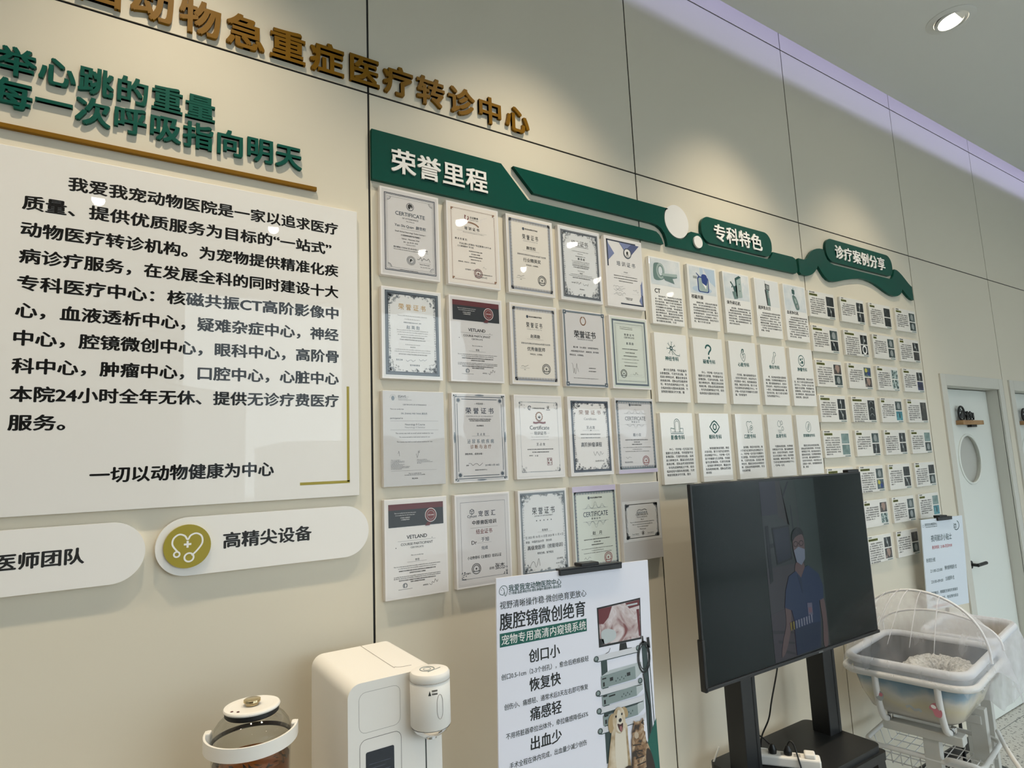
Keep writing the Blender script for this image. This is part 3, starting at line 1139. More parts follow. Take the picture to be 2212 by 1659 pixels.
def c15(b, e, t):
    b.rect(.011, .014, CW - .036, .020, INK['n'], 2)
    b.rect(.011, .014, .018, .130, INK['n'], 2)
    b.poly([(.018, .020), (.018, .032), (.030, .090), (.030, .060)], INK['v'], 2)
    b.poly([(.018, .028), (.052, .072), (.018, .104)], INK['v'], 3)
    b.poly([(.082, .020), (.196, .020), (.145, .070), (.125, .070)], INK['u'], 3)
    b.poly([(.082, .020), (.150, .020), (.112, .052)], INK['v'], 4)
    b.rect(CW - .022, .190, CW - .011, CH - .014, INK['n'], 2)
    b.poly([(CW - .022, .195), (CW - .011, .172), (CW - .011, .240), (CW - .022, .232)], INK['v'], 3)
    b.poly([(CW - .034, .262), (CW - .018, .232), (CW - .018, .286)], INK['v'], 4)
    b.rect(.072, CH - .020, CW - .011, CH - .014, INK['n'], 2)
    e.ell(.126, .062, .0225, .0225, INK['s'], 5, 36)
    e.ell(.126, .062, .0180, .0180, PAPER['white'], 6, 36)
    e.poly([(.120, .068), (.119, .058), (.125, .053), (.131, .058), (.128, .064), (.133, .069)], INK['k'], 7)
    t.text('医师协会', .126, .073, INK['k'], 7, w=.018)
    t.text('培 训 证 书', .114, .112, INK['s'], 2, w=.104, bold=.012)
    t.text('学员证书', .110, .147, INK['k'], 2, w=.022)
    t.rect(.082, .156, .140, .1565, INK['l'], 2)
    lines(t, .166, [(132, 0, 11), (132, 0, 11), (80, 0, 10)], 'g', .108)
    for k in range(5):
        scribble(t, .062 + (k % 2) * .012, .212 + k * .009, .052, .009, INK['s'], 40 + k, 9, .0008)
    scribble(t, .160, .222, .030, .014, INK['s'], 47, 7, .0008)
    t.rect(.140, .236, .180, .2364, INK['l'], 2)
    lines(t, .257, [(42, 0, 6), (32, 0, 6)], 'g', .120)


def c21(b, e, t):
    ornate(b, .012, .012, CW - .012, CH - .013, .011, INK['s'], INK['t'], 7, .050)
    t.text('荣 誉 证 书', .106, .062, INK['d'], 2, w=.096, h=.022, bold=.006)
    lines(t, .092, [(104, 1, 11), (54, 1, 9)], 'l')
    t.text('获青岛市兽医协会2023年  优秀', .106, .114, INK['t'], 2, w=.062)
    t.text('赵 英 勋', .108, .129, INK['t'], 2, w=.046, bold=.006)
    lines(t, .140, [(110, 1, 7), (106, 1, 8), (104, 1, 8), (82, 0, 8), (90, 0, 16), (52, 1, 8), (18, 0, 9), (124, 1, 7), (126, 1, 8), (100, 0, 9)], 'l')
    t.text('签名日期', .058, .238, INK['t'], 2, w=.022)
    scribble(t, .098, .238, .032, .012, INK['t'], 51, 7)
    scribble(t, .140, .238, .028, .012, INK['t'], 52, 7)
    t.text('医学继续教育', .112, .254, INK['t'], 2, w=.034)


def c24(b, e, t):
    b.frame(.004, .004, CW - .004, CH - .004, .0055, INK['t'], 2)
    b.frame(.0095, .0095, CW - .0095, CH - .0095, .0012, INK['s'], 3)
    for x in (.002, CW - .018):
        for y in (.002, CH - .018):
            b.rect(x, y, x + .016, y + .016, INK['t'], 3)
            b.ring(x + .008, y + .008, .0055, .0022, INK['s'], 4, 12)
            b.ell(x + .008, y + .008, .0022, .0022, INK['w'], 4, 10)
    for s in (0, 1):
        for k in range(9):
            a = radians(100 + k * 19) if s == 0 else radians(80 - k * 19)
            e.ell(.100 + .013 * cos(a), .040 + .016 * sin(a), .0022, .0036, INK['b'], 2, 8, a + .5)
    t.text('荣誉证书', .106, .094, INK['k'], 2, w=.108, h=.031, bold=.022)
    t.text('CERTIFICATE OF HONOR', .106, .114, INK['g'], 2, w=.078)
    t.text('　戴小珊　为九/度全　动物医学院学生', .108, .146, INK['k'], 2, w=.126, h=.0075)
    t.text('大型动物医学论坛中　成绩优异，荣予颁奖', .102, .162, INK['k'], 2, w=.140, h=.0075)
    t.text('表彰此证，以资鼓励。', .060, .177, INK['k'], 2, w=.070, h=.0075)
    scribble(t, .048, .228, .034, .052, INK['k'], 62, 8, .0008)
    lines(t, .226, [(34, 0, 12), (38, 0, 10)], 'k', .134)
    lines(t, .267, [(122, 1, 6)], 'g', .100)


def c25(b, e, t):
    b.frame(.013, .014, CW - .013, CH - .014, .008, INK['t'], 2)
    b.frame(.0155, .0165, CW - .0155, CH - .0165, .0018, INK['s'], 3)
    b.frame(.028, .030, CW - .028, CH - .030, .0010, INK['s'], 2)
    b.frame(.032, .034, CW - .032, CH - .034, .0005, INK['g'], 2)
    b.frame(.0365, .040, CW - .0365, CH - .052, .0004, INK['l'], 2)
    lines(t, .046, [(70, 1, 7), (70, 1, 8)], 'g', .090)
    t.text('荣 誉 证 书', .104, .076, INK['g'], 2, w=.056, h=.010, bold=.01)
    t.text('CERTIFICATE', .104, .088, INK['g'], 2, w=.056, bold=.01)
    t.text('赵 英 勋', .106, .112, INK['s'], 2, w=.040)
    lines(t, .136, [(86, 0, 15), (52, 0, 14), (76, 0, 14), (94, 1, 13), (74, 1, 14), (70, 0, 12)], 'k', .104)
    seal(e, .062, .238, .0165, INK['k'])
    scribble(t, .128, .236, .026, .010, INK['k'], 71, 7)
    t.rect(.096, .241, .166, .2414, INK['l'], 2)


def c31(b, e, t):
    e.ell(.034, .024, .0052, .0075, INK['t'], 2, 20)
    for k in range(9):
        a = radians(180 + k * 22.5)
        e.stroke([(.034 + .008 * cos(a), .022 + .008 * sin(a)), (.034 + .011 * cos(a), .022 + .011 * sin(a))], .0010, INK['l'], 2)
    t.text('ESAVS', .052, .018, INK['g'], 2, w=.026, align='l', bold=.02)
    t.text('e.V.', .080, .019, INK['l'], 2, w=.008, align='l')
    t.text('European School for', .052, .025, INK['l'], 2, w=.032, align='l')
    t.text('Advanced Veterinary Studies', .052, .029, INK['l'], 2, w=.046, align='l')
    t.text('CERTIFICATE OF ATTENDANCE', .108, .044, INK['g'], 2, w=.082)
    t.text('This is to certify that', .024, .059, INK['g'], 2, w=.046, align='l')
    t.text('DR. ZHANG WEI TANG 唐志杰', .106, .072, INK['s'], 2, w=.090, bold=.006)
    t.text('participated in', .024, .088, INK['g'], 2, w=.042, align='l')
    t.rect(.024, .096, .190, .0965, INK['g'], 2)
    t.text('Neurology II Course', .108, .108, INK['g'], 2, w=.068)
    t.text('Neurology II Seminar', .108, .117, INK['l'], 2, w=.070)
    t.rect(.024, .124, .190, .1245, INK['g'], 2)
    for v, w in ((.135, .130), (.147, .106), (.162, .122)):
        t.text('The course was held on small animal medicine for vets', .106, v, INK['g'], 2, w=w)
    scribble(t, .050, .200, .006, .026, INK['g'], 81, 4, .0008)
    scribble(t, .116, .200, .012, .026, INK['g'], 82, 6, .0008)
    for k, w in enumerate((34, 50, 50, 30, 50, 44, 70, 66, 40)):
        t.text(LAT[k * 3:][:int(w * .6)], .024, .219 + k * .0034, INK['g'], 2, w=w * MM * .9, align='l', h=.0032)
    for k, w in enumerate((38, 50, 60, 16)):
        t.text(LAT[k * 5:][:int(w * .6)], .112, .219 + k * .0038, INK['g'], 2, w=w * MM * .9, align='l', h=.0032)
    t.rect(.024, .252, .180, .2524, INK['g'], 2)
    lines(t, .262, [(44, 1, 4.6), (70, 1, 5)], 'g', .104)
    t.text('FECAVA', .104, .2775, INK['k'], 2, w=.020, bold=.03)


def c32(b, e, t):
    b.frame(.010, .012, CW - .010, CH - .012, .0022, INK['s'], 2)
    b.frame(.005, .006, CW - .005, CH - .006, .0006, INK['t'], 2)
    for k in (0, 1):
        v = .0200 if k == 0 else CH - .0222
        b.rect(.036, v, CW - .036, v + .0022, INK['s'], 2)
        u = .0180 if k == 0 else CW - .0202
        b.rect(u, .036, u + .0022, CH - .036, INK['s'], 2)
        for y in (.025, CH - .025):
            x = .024 if k == 0 else CW - .024
            b.ell(x, y, .0062, .0062, INK['s'], 3, 20)
            b.ring(x, y, .0085, .0006, INK['t'], 3, 20)
        for y in (.010, CH - .010):
            for q in range(7):
                b.ell((.012 if k == 0 else CW - .012) + random.Random(q + k).uniform(-.006, .006), y + random.Random(q * 3 + k).uniform(-.004, .004), .0022, .0018, INK['t'], 3, 8)
        for q in range(12):
            b.ell((.007 if k == 0 else CW - .007), CH / 2 - .016 + q * .003, .0018 + .0022 * sin(q / 11 * pi), .0016, INK['t'], 3, 8)
            b.ell(CW / 2 - .016 + q * .003, (.007 if k == 0 else CH - .007), .0016, .0014 + .0018 * sin(q / 11 * pi), INK['t'], 3, 8)
    t.text('~ 中国兽医 ~', .106, .036, INK['g'], 2, w=.040)
    t.text('荣 誉 证 书', .106, .060, INK['n'], 2, w=.110, h=.023, bold=.012)
    t.text('CERTIFICATE OF ACHIEVEMENT', .106, .079, INK['l'], 2, w=.106, h=.006)
    lines(t, .089, [(88, 0, 5.5), (80, 0, 5)], 'g')
    t.text('兹证明医生', .106, .111, INK['k'], 2, w=.028, bold=.02)
    t.text('王 占 龙', .108, .140, INK['s'], 2, w=.032)
    t.rect(.072, .146, .142, .1464, INK['g'], 2)
    t.text('泌 尿 系 统 疾 病', .106, .164, INK['t'], 2, w=.104, h=.016)
    t.text('诊 断 与 治 疗', .106, .182, INK['b'], 2, w=.082, h=.015)
    t.text('课程考核，成绩合格！', .078, .206, INK['k'], 2, w=.068, bold=.01)
    t.text('讲师', .052, .244, INK['k'], 2, w=.010)
    scribble(t, .084, .241, .052, .010, INK['k'], 91, 9, .0010)
    t.text('2019年11月 18日', .148, .245, INK['s'], 2, w=.056)
    t.text('宠物医学继续教育中心', .104, .260, INK['g'], 2, w=.048)


def c33(b, e, t):
    b.frame(.022, .026, CW - .022, CH - .024, .0008, INK['t'], 2)
    b.frame(.0065, .008, CW - .0065, CH - .008, .0003, INK['l'], 2)
    r = random.Random(12)
    for (x, y, sx, sy) in ((.022, .026, 1, 1), (CW - .022, .026, -1, 1), (.022, CH - .024, 1, -1), (CW - .022, CH - .024, -1, -1)):
        for k in range(14):
            a, c = r.random() ** 2, r.random() ** 2
            b.ring(x + sx * a * .022, y + sy * c * .024, r.uniform(.0015, .003), .0007, INK['s'], 3, 9, 0, r.uniform(200, 360))
    for k in range(24):
        b.ell(.06 + k * .004, .0265 - .0015 * sin(k / 23 * pi), .0016, .0010, INK['t'], 3, 6)
        b.ell(.06 + k * .004, CH - .0245, .0016, .0010, INK['t'], 3, 6)
    e.ring(.066, .047, .0070, .0026, INK['n'], 2, 20, 60, 330)
    e.stroke([(.064, .043), (.064, .052), (.070, .047), (.070, .041)], .0016, INK['n'], 3)
    t.text('小动物临床医学教育课程', .104, .048, INK['k'], 2, w=.056, bold=.02)
    t.text('证', .148, .044, INK['k'], 2, w=.011, bold=.02)
    t.rect(.139, .0525, .157, .0545, INK['k'], 2)
    for k in range(14):
        a = 2 * pi * k / 14
        e.ell(.106 + .0135 * cos(a), .078 + .0145 * sin(a), .0036, .0036, INK['b'], 2, 10)
    e.ell(.106, .078, .0132, .0145, INK['b'], 3, 28)
    e.ell(.106, .078, .0118, .0130, PAPER['white'], 4, 28)
    e.poly([(.100, .082), (.103, .074), (.106, .080), (.109, .072), (.112, .083), (.107, .085)], INK['k'], 5)
    e.stroke(smooth_path([(.079, .099, 0), (.090, .101, 0), (.106, .099, 0), (.122, .101, 0), (.134, .099, 0)], 6), .0068, INK['r'], 3)
    t.text('Certificate', .106, .118, INK['k'], 2, w=.086, h=.0205, bold=.0)
    t.text('培训证书', .108, .138, INK['k'], 2, w=.054, bold=.012)
    t.rect(.064, .138, .077, .1386, INK['g'], 2)
    t.rect(.139, .138, .150, .1386, INK['g'], 2)
    lines(t, .152, [(76, 1, 9), (78, 1, 9)], 'l')
    t.text('王 占 龙', .108, .178, INK['k'], 2, w=.038, bold=.015)
    lines(t, .196, [(114, 0, 10), (74, 0, 11)], 'g', .106)
    t.text('讲师签名：', .064, .218, INK['k'], 2, w=.018)
    t.text('大 信', .087, .219, INK['k'], 2, w=.014, bold=.01)
    e.frame(.133, .228, .155, .254, .0016, INK['r'], 2)
    e.text('宠医', .1388, .235, INK['r'], 2, w=.006, h=.008)
    e.text('之印', .1495, .246, INK['r'], 2, w=.006, h=.008)
    e.rect(.137, .242, .142, .250, INK['r'], 2)
    e.rect(.147, .232, .152, .239, INK['r'], 2)


def c34(b, e, t):
    ornate(b, .014, .016, CW - .012, CH - .014, .009, INK['n'], INK['t'], 17, .050)
    t.text('荣 誉 证 书', .106, .060, INK['b'], 2, w=.108, h=.019, bold=.012)
    t.text('Certificate', .106, .085, INK['l'], 2, w=.062, h=.013)
    t.text('王占龙', .106, .118, INK['k'], 2, w=.042, h=.013)
    t.rect(.066, .129, .148, .1296, INK['g'], 2)
    t.ell(.106, .1293, .003, .0022, INK['g'], 3, 10)
    lines(t, .144, [(98, 0, 13), (96, 0, 13)], 'k', .104)
    t.text('高阶肿瘤课程', .106, .183, INK['k'], 2, w=.102, h=.019, bold=.006)
    scribble(t, .138, .216, .050, .020, INK['s'], 101, 9, .0009)
    t.text('2024年4月14日', .142, .246, INK['k'], 2, w=.044)


def c35(b, e, t):
    lace(b, .006, .010, CW - .006, CH - .016, .011, INK['t'], INK['l'])
    b.frame(.016, .022, CW - .016, CH - .028, .0006, INK['t'], 3)
    b.rect(0, CH - .014, CW, CH, INK['p'], 3)
    assoc(t, .027, .110)
    mountains(t, .106, .062, .120, .018, INK['l'])
    t.text('CERTIFICATE', .106, .082, INK['g'], 2, w=.112, h=.022)
    t.text('荣 誉 证 书', .106, .096, INK['g'], 2, w=.044, h=.007)
    mountains(t, .106, .106, .120, .016, INK['l'], -1)
    t.text('戴小双', .110, .148, INK['g'], 2, w=.044, h=.014)
    lines(t, .168, [(124, 0, 9), (32, 0, 9), (56, 0, 12), (150, 1, 8), (52, 1, 8), (130, 1, 8)], 'g', .106)
    scribble(t, .056, .240, .030, .012, INK['k'], 111, 6, .0008)
    t.text('协会会长签名', .056, .256, INK['g'], 2, w=.042)
    seal(e, .150, .252, .0185, INK['q'])


def c42(b, e, t):
    b.frame(.020, .026, CW - .020, CH - .028, .0008, INK['s'], 2)
    b.frame(.006, .008, CW - .006, CH - .008, .0003, INK['l'], 2)
    b.frame(.010, .012, CW - .010, CH - .012, .0003, INK['l'], 2)
    r = random.Random(5)
    for (x, y, sx, sy) in ((.020, CH - .028, 1, -1), (CW - .020, CH - .028, -1, -1)):
        for k in range(14):
            b.ell(x + sx * r.random() ** 2 * .016, y + sy * r.random() ** 2 * .026, .0018, .0018, INK['s'], 3, 7)
    hx = [(.063 + .0085 * cos(radians(-90 + 60 * k)), .058 + .0085 * sin(radians(-90 + 60 * k))) for k in range(7)]
    e.stroke(hx, .0022, INK['s'], 2)
    e.stroke([(.063, .067), (.063, .058), (.057, .054)], .0018, INK['s'], 2)
    e.stroke([(.063, .058), (.069, .054)], .0018, INK['s'], 2)
    t.text('Cyhuet', .063, .074, INK['s'], 2, w=.036, bold=.01)
    t.text('宠 医 汇', .120, .066, INK['n'], 2, w=.066, h=.020, bold=.012)
    t.text('中原兽医培训', .109, .094, INK['k'], 2, w=.092, h=.015, bold=.02)
    t.rect(.056, .111, .160, .1115, INK['g'], 2)
    t.text('结业证书', .107, .124, INK['r'], 2, w=.062, h=.017, bold=.004)
    t.text('于旭', .110, .150, INK['s'], 2, w=.030, h=.015)
    t.text('Dr', .068, .158, INK['k'], 2, w=.019)
    t.rect(.079, .161, .134, .1614, INK['g'], 2)
    t.text('完成', .107, .178, INK['s'], 2, w=.024, h=.012)
    t.text('小动物骨科《全髋班》培训认证', .106, .206, INK['k'], 2, w=.130, h=.0115, bold=.01)
    seal(e, .073, .242, .0165, INK['k'])
    t.text('证书编号：', .040, .254, INK['k'], 2, w=.026)
    t.text('讲师：', .133, .247, INK['g'], 2, w=.022)
    t.text('张杰', .164, .243, INK['k'], 2, w=.036, h=.022, bold=.012)


def c43(b, e, t):
    ornate(b, .008, .010, CW - .008, CH - .012, .007, INK['t'], INK['l'], 23, .046)
    t.text('荣 誉 证 书', .106, .074, INK['k'], 2, w=.098, h=.027, bold=.006)
    t.text('LETTER OF APPOINTMENT', .106, .092, INK['g'], 2, w=.080, h=.006)
    for k in range(5):
        t.ell(.074 + k * .016, .108, .0022, .0024, INK['s'], 2, 8)
    t.text('周海滨', .108, .142, INK['g'], 2, w=.026)
    t.rect(.076, .148, .140, .1484, INK['g'], 2)
    t.text('在 2023 年 10 月 11 日至 2023 年 11 月 4 日', .106, .163, INK['g'], 2, w=.164, h=.010, bold=.01)
    t.text('参加　中国农业大学　举办的', .024, .179, INK['k'], 2, w=.112, h=.009, align='l')
    t.text('高级宠医师（技能培训）', .108, .199, INK['k'], 2, w=.154, h=.016, bold=.014)
    t.text('考核合格，准予结业', .106, .220, INK['k'], 2, w=.070, h=.009, bold=.01)
    scribble(t, .056, .252, .050, .030, INK['k'], 121, 9, .0010)
    t.text('主办单位', .168, .246, INK['k'], 2, w=.028)
    t.text('2023年11月4日', .166, .262, INK['k'], 2, w=.032)


def c44(b, e, t):
    b.rect(0, 0, CW, .022, INK['p'], 2)
    lace(b, .006, .020, CW - .006, CH - .006, .010, INK['t'], INK['l'])
    assoc(t, .044, .106)
    mountains(t, .106, .083, .124, .024, INK['t'])
    t.text('CERTIFICATE', .106, .104, INK['s'], 2, w=.120, h=.026)
    t.text('荣 誉 证 书', .106, .121, INK['s'], 2, w=.044, h=.007)
    mountains(t, .106, .131, .124, .024, INK['t'], -1)
    t.text('赵　月', .108, .174, INK['k'], 2, w=.044, h=.014, bold=.012)
    t.rect(.076, .183, .136, .1834, INK['g'], 2)
    lines(t, .196, [(126, 0, 10), (32, 0, 10), (58, 0, 13), (152, 1, 8), (58, 1, 8), (134, 1, 8)], 'k', .106)
    scribble(t, .056, .262, .030, .012, INK['k'], 131, 6, .0008)
    t.text('协会会长签名', .056, .276, INK['k'], 2, w=.042)
    seal(e, .156, .268, .0190, INK['q'])


def c45(b, e, t):
    b.rect(.004, .070, CW - .004, .225, PAPER['cool'], 2)
    ornate(b, .018, .082, CW - .018, .214, .003, INK['t'], INK['l'], 29, .020, False)
    e.stroke(smooth_path([(.080, .112, 0), (.092, .105, 0), (.106, .108, 0), (.122, .104, 0), (.134, .110, 0)], 6), .0016, INK['k'], 4)
    for k in range(6):
        e.ell(.082 + k * .010, .116, .0034, .0026, INK['t'], 4, 8)
    t.text('CERTIFICATE', .106, .124, INK['g'], 4, w=.066)
    v = .134
    for w in (56, 18, 132, 108, 60, 32):
        t.text(LAT[:max(8, int(w * .5))], .106, v, INK['k'] if w < 100 else INK['s'], 4, w=w * MM)
        v += .0092
    e.ring(.106, .196, .0070, .0012, INK['k'], 4, 20)
    e.poly([(.103, .200), (.104, .192), (.108, .191), (.109, .200)], INK['k'], 4)
    for u in (.066, .148):
        t.text('Doctor Signature', u, .198, INK['s'], 4, w=.034)
        t.rect(u - .020, .203, u + .020, .2034, INK['s'], 4)


CERTS = [
    ('grey', c11, 'certificate of attendance with navy double border, directly under the header banner, leftmost of its row'),
    ('warm', c12, 'cream training certificate with thin brown border and round dark red seal'),
    ('cream', award('颜世权', '行业精英奖', 1), 'cream award with lace border, third in the top row of certificates'),
    ('cool', c14, 'completion certificate with slate scroll border, fourth in the top row of certificates'),
    ('white', c15, 'training certificate with blue geometric corners and round emblem'),
    ('cool', c21, 'certificate with slate scroll border and pale gold heading, leftmost in second row'),
    ('grey', vet, 'course participant certificate with black top band, second in the second row'),
    ('cream', award('赵英勋', '优秀兽医师', 1), 'cream award with lace border, third in the second row of certificates'),
    ('grey', c24, 'award with wide slate bar border, corner studs and laurel wreath'),
    ('mint', c25, 'small-print award inside nested grey frames, last in the second row of certificates'),
    ('dim', c31, 'plain grey certificate without border, wrinkled sleeve, two thin signatures'),
    ('grey', c32, 'award with double line border and four round corner dots'),
    ('white', c33, 'white training certificate with brown rosette and ribbon, third in the third row'),
    ('white', c34, 'award with heavy dark scroll border, fourth in the third row of certificates'),
    ('grey', c35, 'certificate with lace border and lilac strip at its bottom edge'),
    ('white', vet, 'course participant certificate with black top band, bottom left above the water dispenser'),
    ('grey', c42, 'certificate with cube emblem and thin frame, second in the bottom row'),
    ('cool', c43, 'award with pale scroll border, bottom row, its lower edge behind the standing poster'),
    ('mint', c44, 'greenish certificate with lilac strip on top, just above the poster clip'),
    ('dim', c45, 'blank grey sheet with small landscape certificate in its middle, bottom right of the certificates'),
]
for i, (pap, fn, lab) in enumerate(CERTS):
    r_, c_ = divmod(i, 5)
    x0 = (.0275, .2690, .5145, .7545, .9915)[c_] + (0.002 if r_ > 1 and c_ > 1 else 0)
    zt = (2.693, 2.355, 2.0165, 1.678)[r_]
    t = thing('certificate', lab, 'certificate', (x0 + CW / 2, 0, zt - CH), group='framed certificates under the first green header')
    bm = B()
    box(bm, -CW / 2, CW / 2, -.020, 0, 0, CH, bev=.0008, seg=1)
    obj('sleeved_backing', bm, M_SLEEVE, t)
    sb, se, st = Sheet(), Sheet(), Sheet()
    ps = Sheet()
    mg = .006 if fn not in (c31, c35, c44, c45) else .001
    ps.rect(mg, mg, CW - mg, CH - mg, PAPER[pap], 1)
    ps.build('paper', t, -CW / 2, CH, -.020)
    if fn is vet:
        vet((sb, se, None), st)
    else:
        fn(sb, se, st)
    if sb.F:
        sb.build('printed_border' if fn not in (vet,) else 'printed_band', t, -CW / 2, CH, -.020)
    if se.F:
        se.build('printed_emblem', t, -CW / 2, CH, -.020)
    st.build('printed_text', t, -CW / 2, CH, -.020)

# ------------------------------------------------------------------ specialty cards
KW, KH = 0.197, 0.299
TXT = ('专科配备专业影像团队，引进先进设备，采用高分辨率技术，覆盖全身各系统疾病诊断。团队由资深医师领衔，年均完成病例超过千例，'
       '结合临床经验与国际标准流程，为宠物提供精准诊疗方案。擅长疑难病例会诊，支持多学科协作，术前评估与术后随访一体化，'
       '有效缩短恢复周期，降低并发风险，致力于成为区域领先的动物医疗中心，守护每一位毛孩子的健康与生活质量。')


def body(sh, u0, u1, v0, dv, nl, nc, seed, m, last=.6, bold=.012, indent=2):
    r = random.Random(seed)
    p = r.randrange(len(TXT))
    T2 = TXT + TXT + TXT
    for k in range(nl):
        n = nc
        a = u0
        if k == 0:
            n = nc - indent
            a = u0 + (u1 - u0) * indent / nc
        if k == nl - 1:
            n = max(3, int(nc * last))
        s_ = T2[p:p + n]
        p += n
        sh.text(s_, a, v0 + k * dv, m, 1, w=(u1 - u0) * n / nc * (1 if s_[-1] not in '，。' else .96), h=dv * .74, align='l', bold=bold, res=1)


M_TEAL1 = mat('print_teal_grey', (0.13, 0.21, 0.20), 0.5)
M_TEAL2 = mat('print_teal_pale', (0.34, 0.43, 0.42), 0.5)
M_TEAL3 = mat('print_teal_dark', (0.03, 0.09, 0.085), 0.5)
M_PALE = mat('print_pale_blue', (0.62, 0.68, 0.72), 0.5)
M_BLUEP = mat('print_blue', (0.02, 0.05, 0.22), 0.5)
M_SKYP = mat('print_sky', (0.45, 0.56, 0.68), 0.5)
M_GREYP = mat('print_grey', (0.28, 0.31, 0.31), 0.5)
M_DARKP = mat('print_dark', (0.03, 0.035, 0.035), 0.5)
M_WASH = noise_mat('print_wash', [(0.35, (0.72, 0.74, 0.75)), (0.65, (0.56, 0.62, 0.66))], 16, 3, 0.5)


def p_ct(s):
    s.rect(.006, .006, .188, .124, M_WASH, 1)
    s.poly(smooth2([(.026, .040), (.040, .026), (.070, .026), (.088, .046), (.090, .076), (.078, .098), (.026, .100)]), M_TEAL1, 2)
    s.ell(.068, .060, .026, .036, M_TEAL2, 3, 30)
    s.ell(.068, .060, .017, .026, M_TEAL1, 4, 30)
    s.ell(.067, .060, .0125, .021, M_PALE, 5, 30)
    s.poly([(.070, .070), (.168, .063), (.172, .070), (.160, .078), (.080, .080)], M_TEAL2, 6)
    s.poly([(.080, .080), (.168, .072), (.170, .079), (.140, .086), (.150, .108), (.092, .098)], M_TEAL1, 5)
    for k in range(5):
        s.ell(.110 + k * .014, .026 + (k % 3) * .009, .002, .002, M_PALE, 3, 8)


def smooth2(p):
    return [(a.x, a.y) for a in smooth_path([(x, y, 0) for x, y in p], 4, True)]


def p_mri(s):
    s.rect(.012, .008, .188, .134, M_WASH, 1)
    s.rect(.084, .008, .106, .060, M_SKYP, 2)
    s.poly([(.110, .008), (.186, .008), (.186, .090), (.150, .070)], M_SKYP, 2)
    s.ell(.092, .112, .066, .016, M_SKYP, 2)
    s.rect(.036, .052, .062, .064, M_GREYP, 2)
    s.poly(rr(.064, .050, .140, .124, .012), M_BLUEP, 3)
    s.poly(rr(.070, .056, .134, .120, .010), M_TEAL2, 4)
    s.poly(smooth2([(.094, .042), (.126, .040), (.132, .070), (.118, .092), (.096, .082)]), M_BLUEP, 5)
    s.poly([(.094, .080), (.122, .092), (.118, .108)], M_WHITEL, 6)
    s.stroke([(.058, .036), (.078, .050)], .004, M_BLUEP, 4)


def rr(u0, v0, u1, v1, r):
    return rrect(u0, v0, u1, v1, r, 4)


def p_stone(s):
    s.rect(.006, .006, .190, .132, M_WASH, 1)
    s.poly([(.090, .028), (.134, .016), (.136, .116), (.100, .124)], M_TEAL2, 3)
    s.poly([(.090, .028), (.100, .034), (.100, .124), (.092, .112)], M_TEAL3, 4)
    s.poly([(.088, .026), (.120, .010), (.136, .016), (.098, .034)], M_TEAL3, 5)
    s.poly([(.070, .066), (.100, .060), (.100, .094), (.078, .092)], M_TEAL3, 4)
    s.poly([(.062, .094), (.098, .090), (.100, .126), (.074, .130)], M_TEAL1, 4)
    s.stroke([(.054, .046), (.070, .062), (.060, .074)], .007, M_TEAL3, 4)
    s.stroke([(.082, .050), (.084, .066)], .006, M_PALE, 5)
    for k in range(8):
        s.ell(.150 + (k * 7 % 5) * .006, .05 + k * .009, .006, .009, M_PALE, 2, 10)
    for v in (.052, .086):
        s.ell(.120, v, .003, .003, M_TEAL3, 6, 8)


def p_scope(s):
    s.rect(.006, .006, .190, .138, mat('print_cool_white', (0.70, 0.72, 0.73), 0.5), 1)
    s.poly([(.084, .022), (.120, .026), (.118, .056), (.086, .052)], M_DARKP, 3)
    s.poly([(.091, .027), (.116, .030), (.114, .052), (.092, .048)], M_GREYP, 4)
    s.poly([(.080, .052), (.112, .056), (.118, .136), (.090, .134)], M_TEAL1, 2)
    s.poly([(.080, .052), (.092, .056), (.098, .134), (.090, .134)], M_DARKP, 3)
    s.poly([(.100, .066), (.112, .068), (.114, .096), (.104, .094)], M_GREYP, 4)
    s.stroke([(.085, .008), (.087, .024)], .002, M_GREYP, 3)


def p_puri(s):
    s.rect(.006, .006, .188, .140, M_WASH, 1)
    s.poly([(.074, .024), (.098, .026), (.098, .050), (.076, .048)], M_TEAL3, 3)
    s.stroke([(.088, .014), (.088, .062)], .005, M_TEAL1, 2)
    s.poly(smooth2([(.074, .060), (.104, .060), (.124, .096), (.128, .126), (.104, .132), (.090, .112)]), M_TEAL1, 2)
    s.poly([(.088, .070), (.102, .072), (.112, .096), (.098, .098)], M_TEAL2, 4)
    s.ell(.112, .112, .008, .010, M_GREYP, 4, 12)


ICT = mat('icon_teal', (0.010, 0.085, 0.080), 0.5)
ICTH = .0026


def i_neuro(s, u, v):
    s.ell(u, v, .009, .010, ICT, 1, 14)
    s.ell(u, v, .004, .0045, M_PALE, 2, 12)
    for k in range(7):
        a = radians(20 + k * 52)
        e = (u + .023 * cos(a), v + .025 * sin(a))
        s.stroke([(u, v), e], ICTH, ICT, 1)
        for d in (-.7, .7):
            s.stroke([e, (e[0] + .007 * cos(a + d), e[1] + .007 * sin(a + d))], .0016, ICT, 1)
    s.stroke(smooth2o([(u + .006, v + .008), (u + .018, v + .022), (u + .034, v + .030), (u + .050, v + .030)]), ICTH, ICT, 1)
    s.stroke([(u + .050, v + .022), (u + .050, v + .034)], .0016, ICT, 1)


def smooth2o(p):
    return [(a.x, a.y) for a in smooth_path([(x, y, 0) for x, y in p], 5)]


def i_quest(s, u, v):
    s.stroke(smooth2o([(u - .018, v - .014), (u - .012, v - .026), (u + .002, v - .030), (u + .016, v - .022), (u + .016, v - .010), (u + .006, v), (u + .001, v + .008), (u + .001, v + .014)]), .0085, ICT, 1)
    s.ell(u + .001, v + .028, .0058, .0062, ICT, 1, 16)


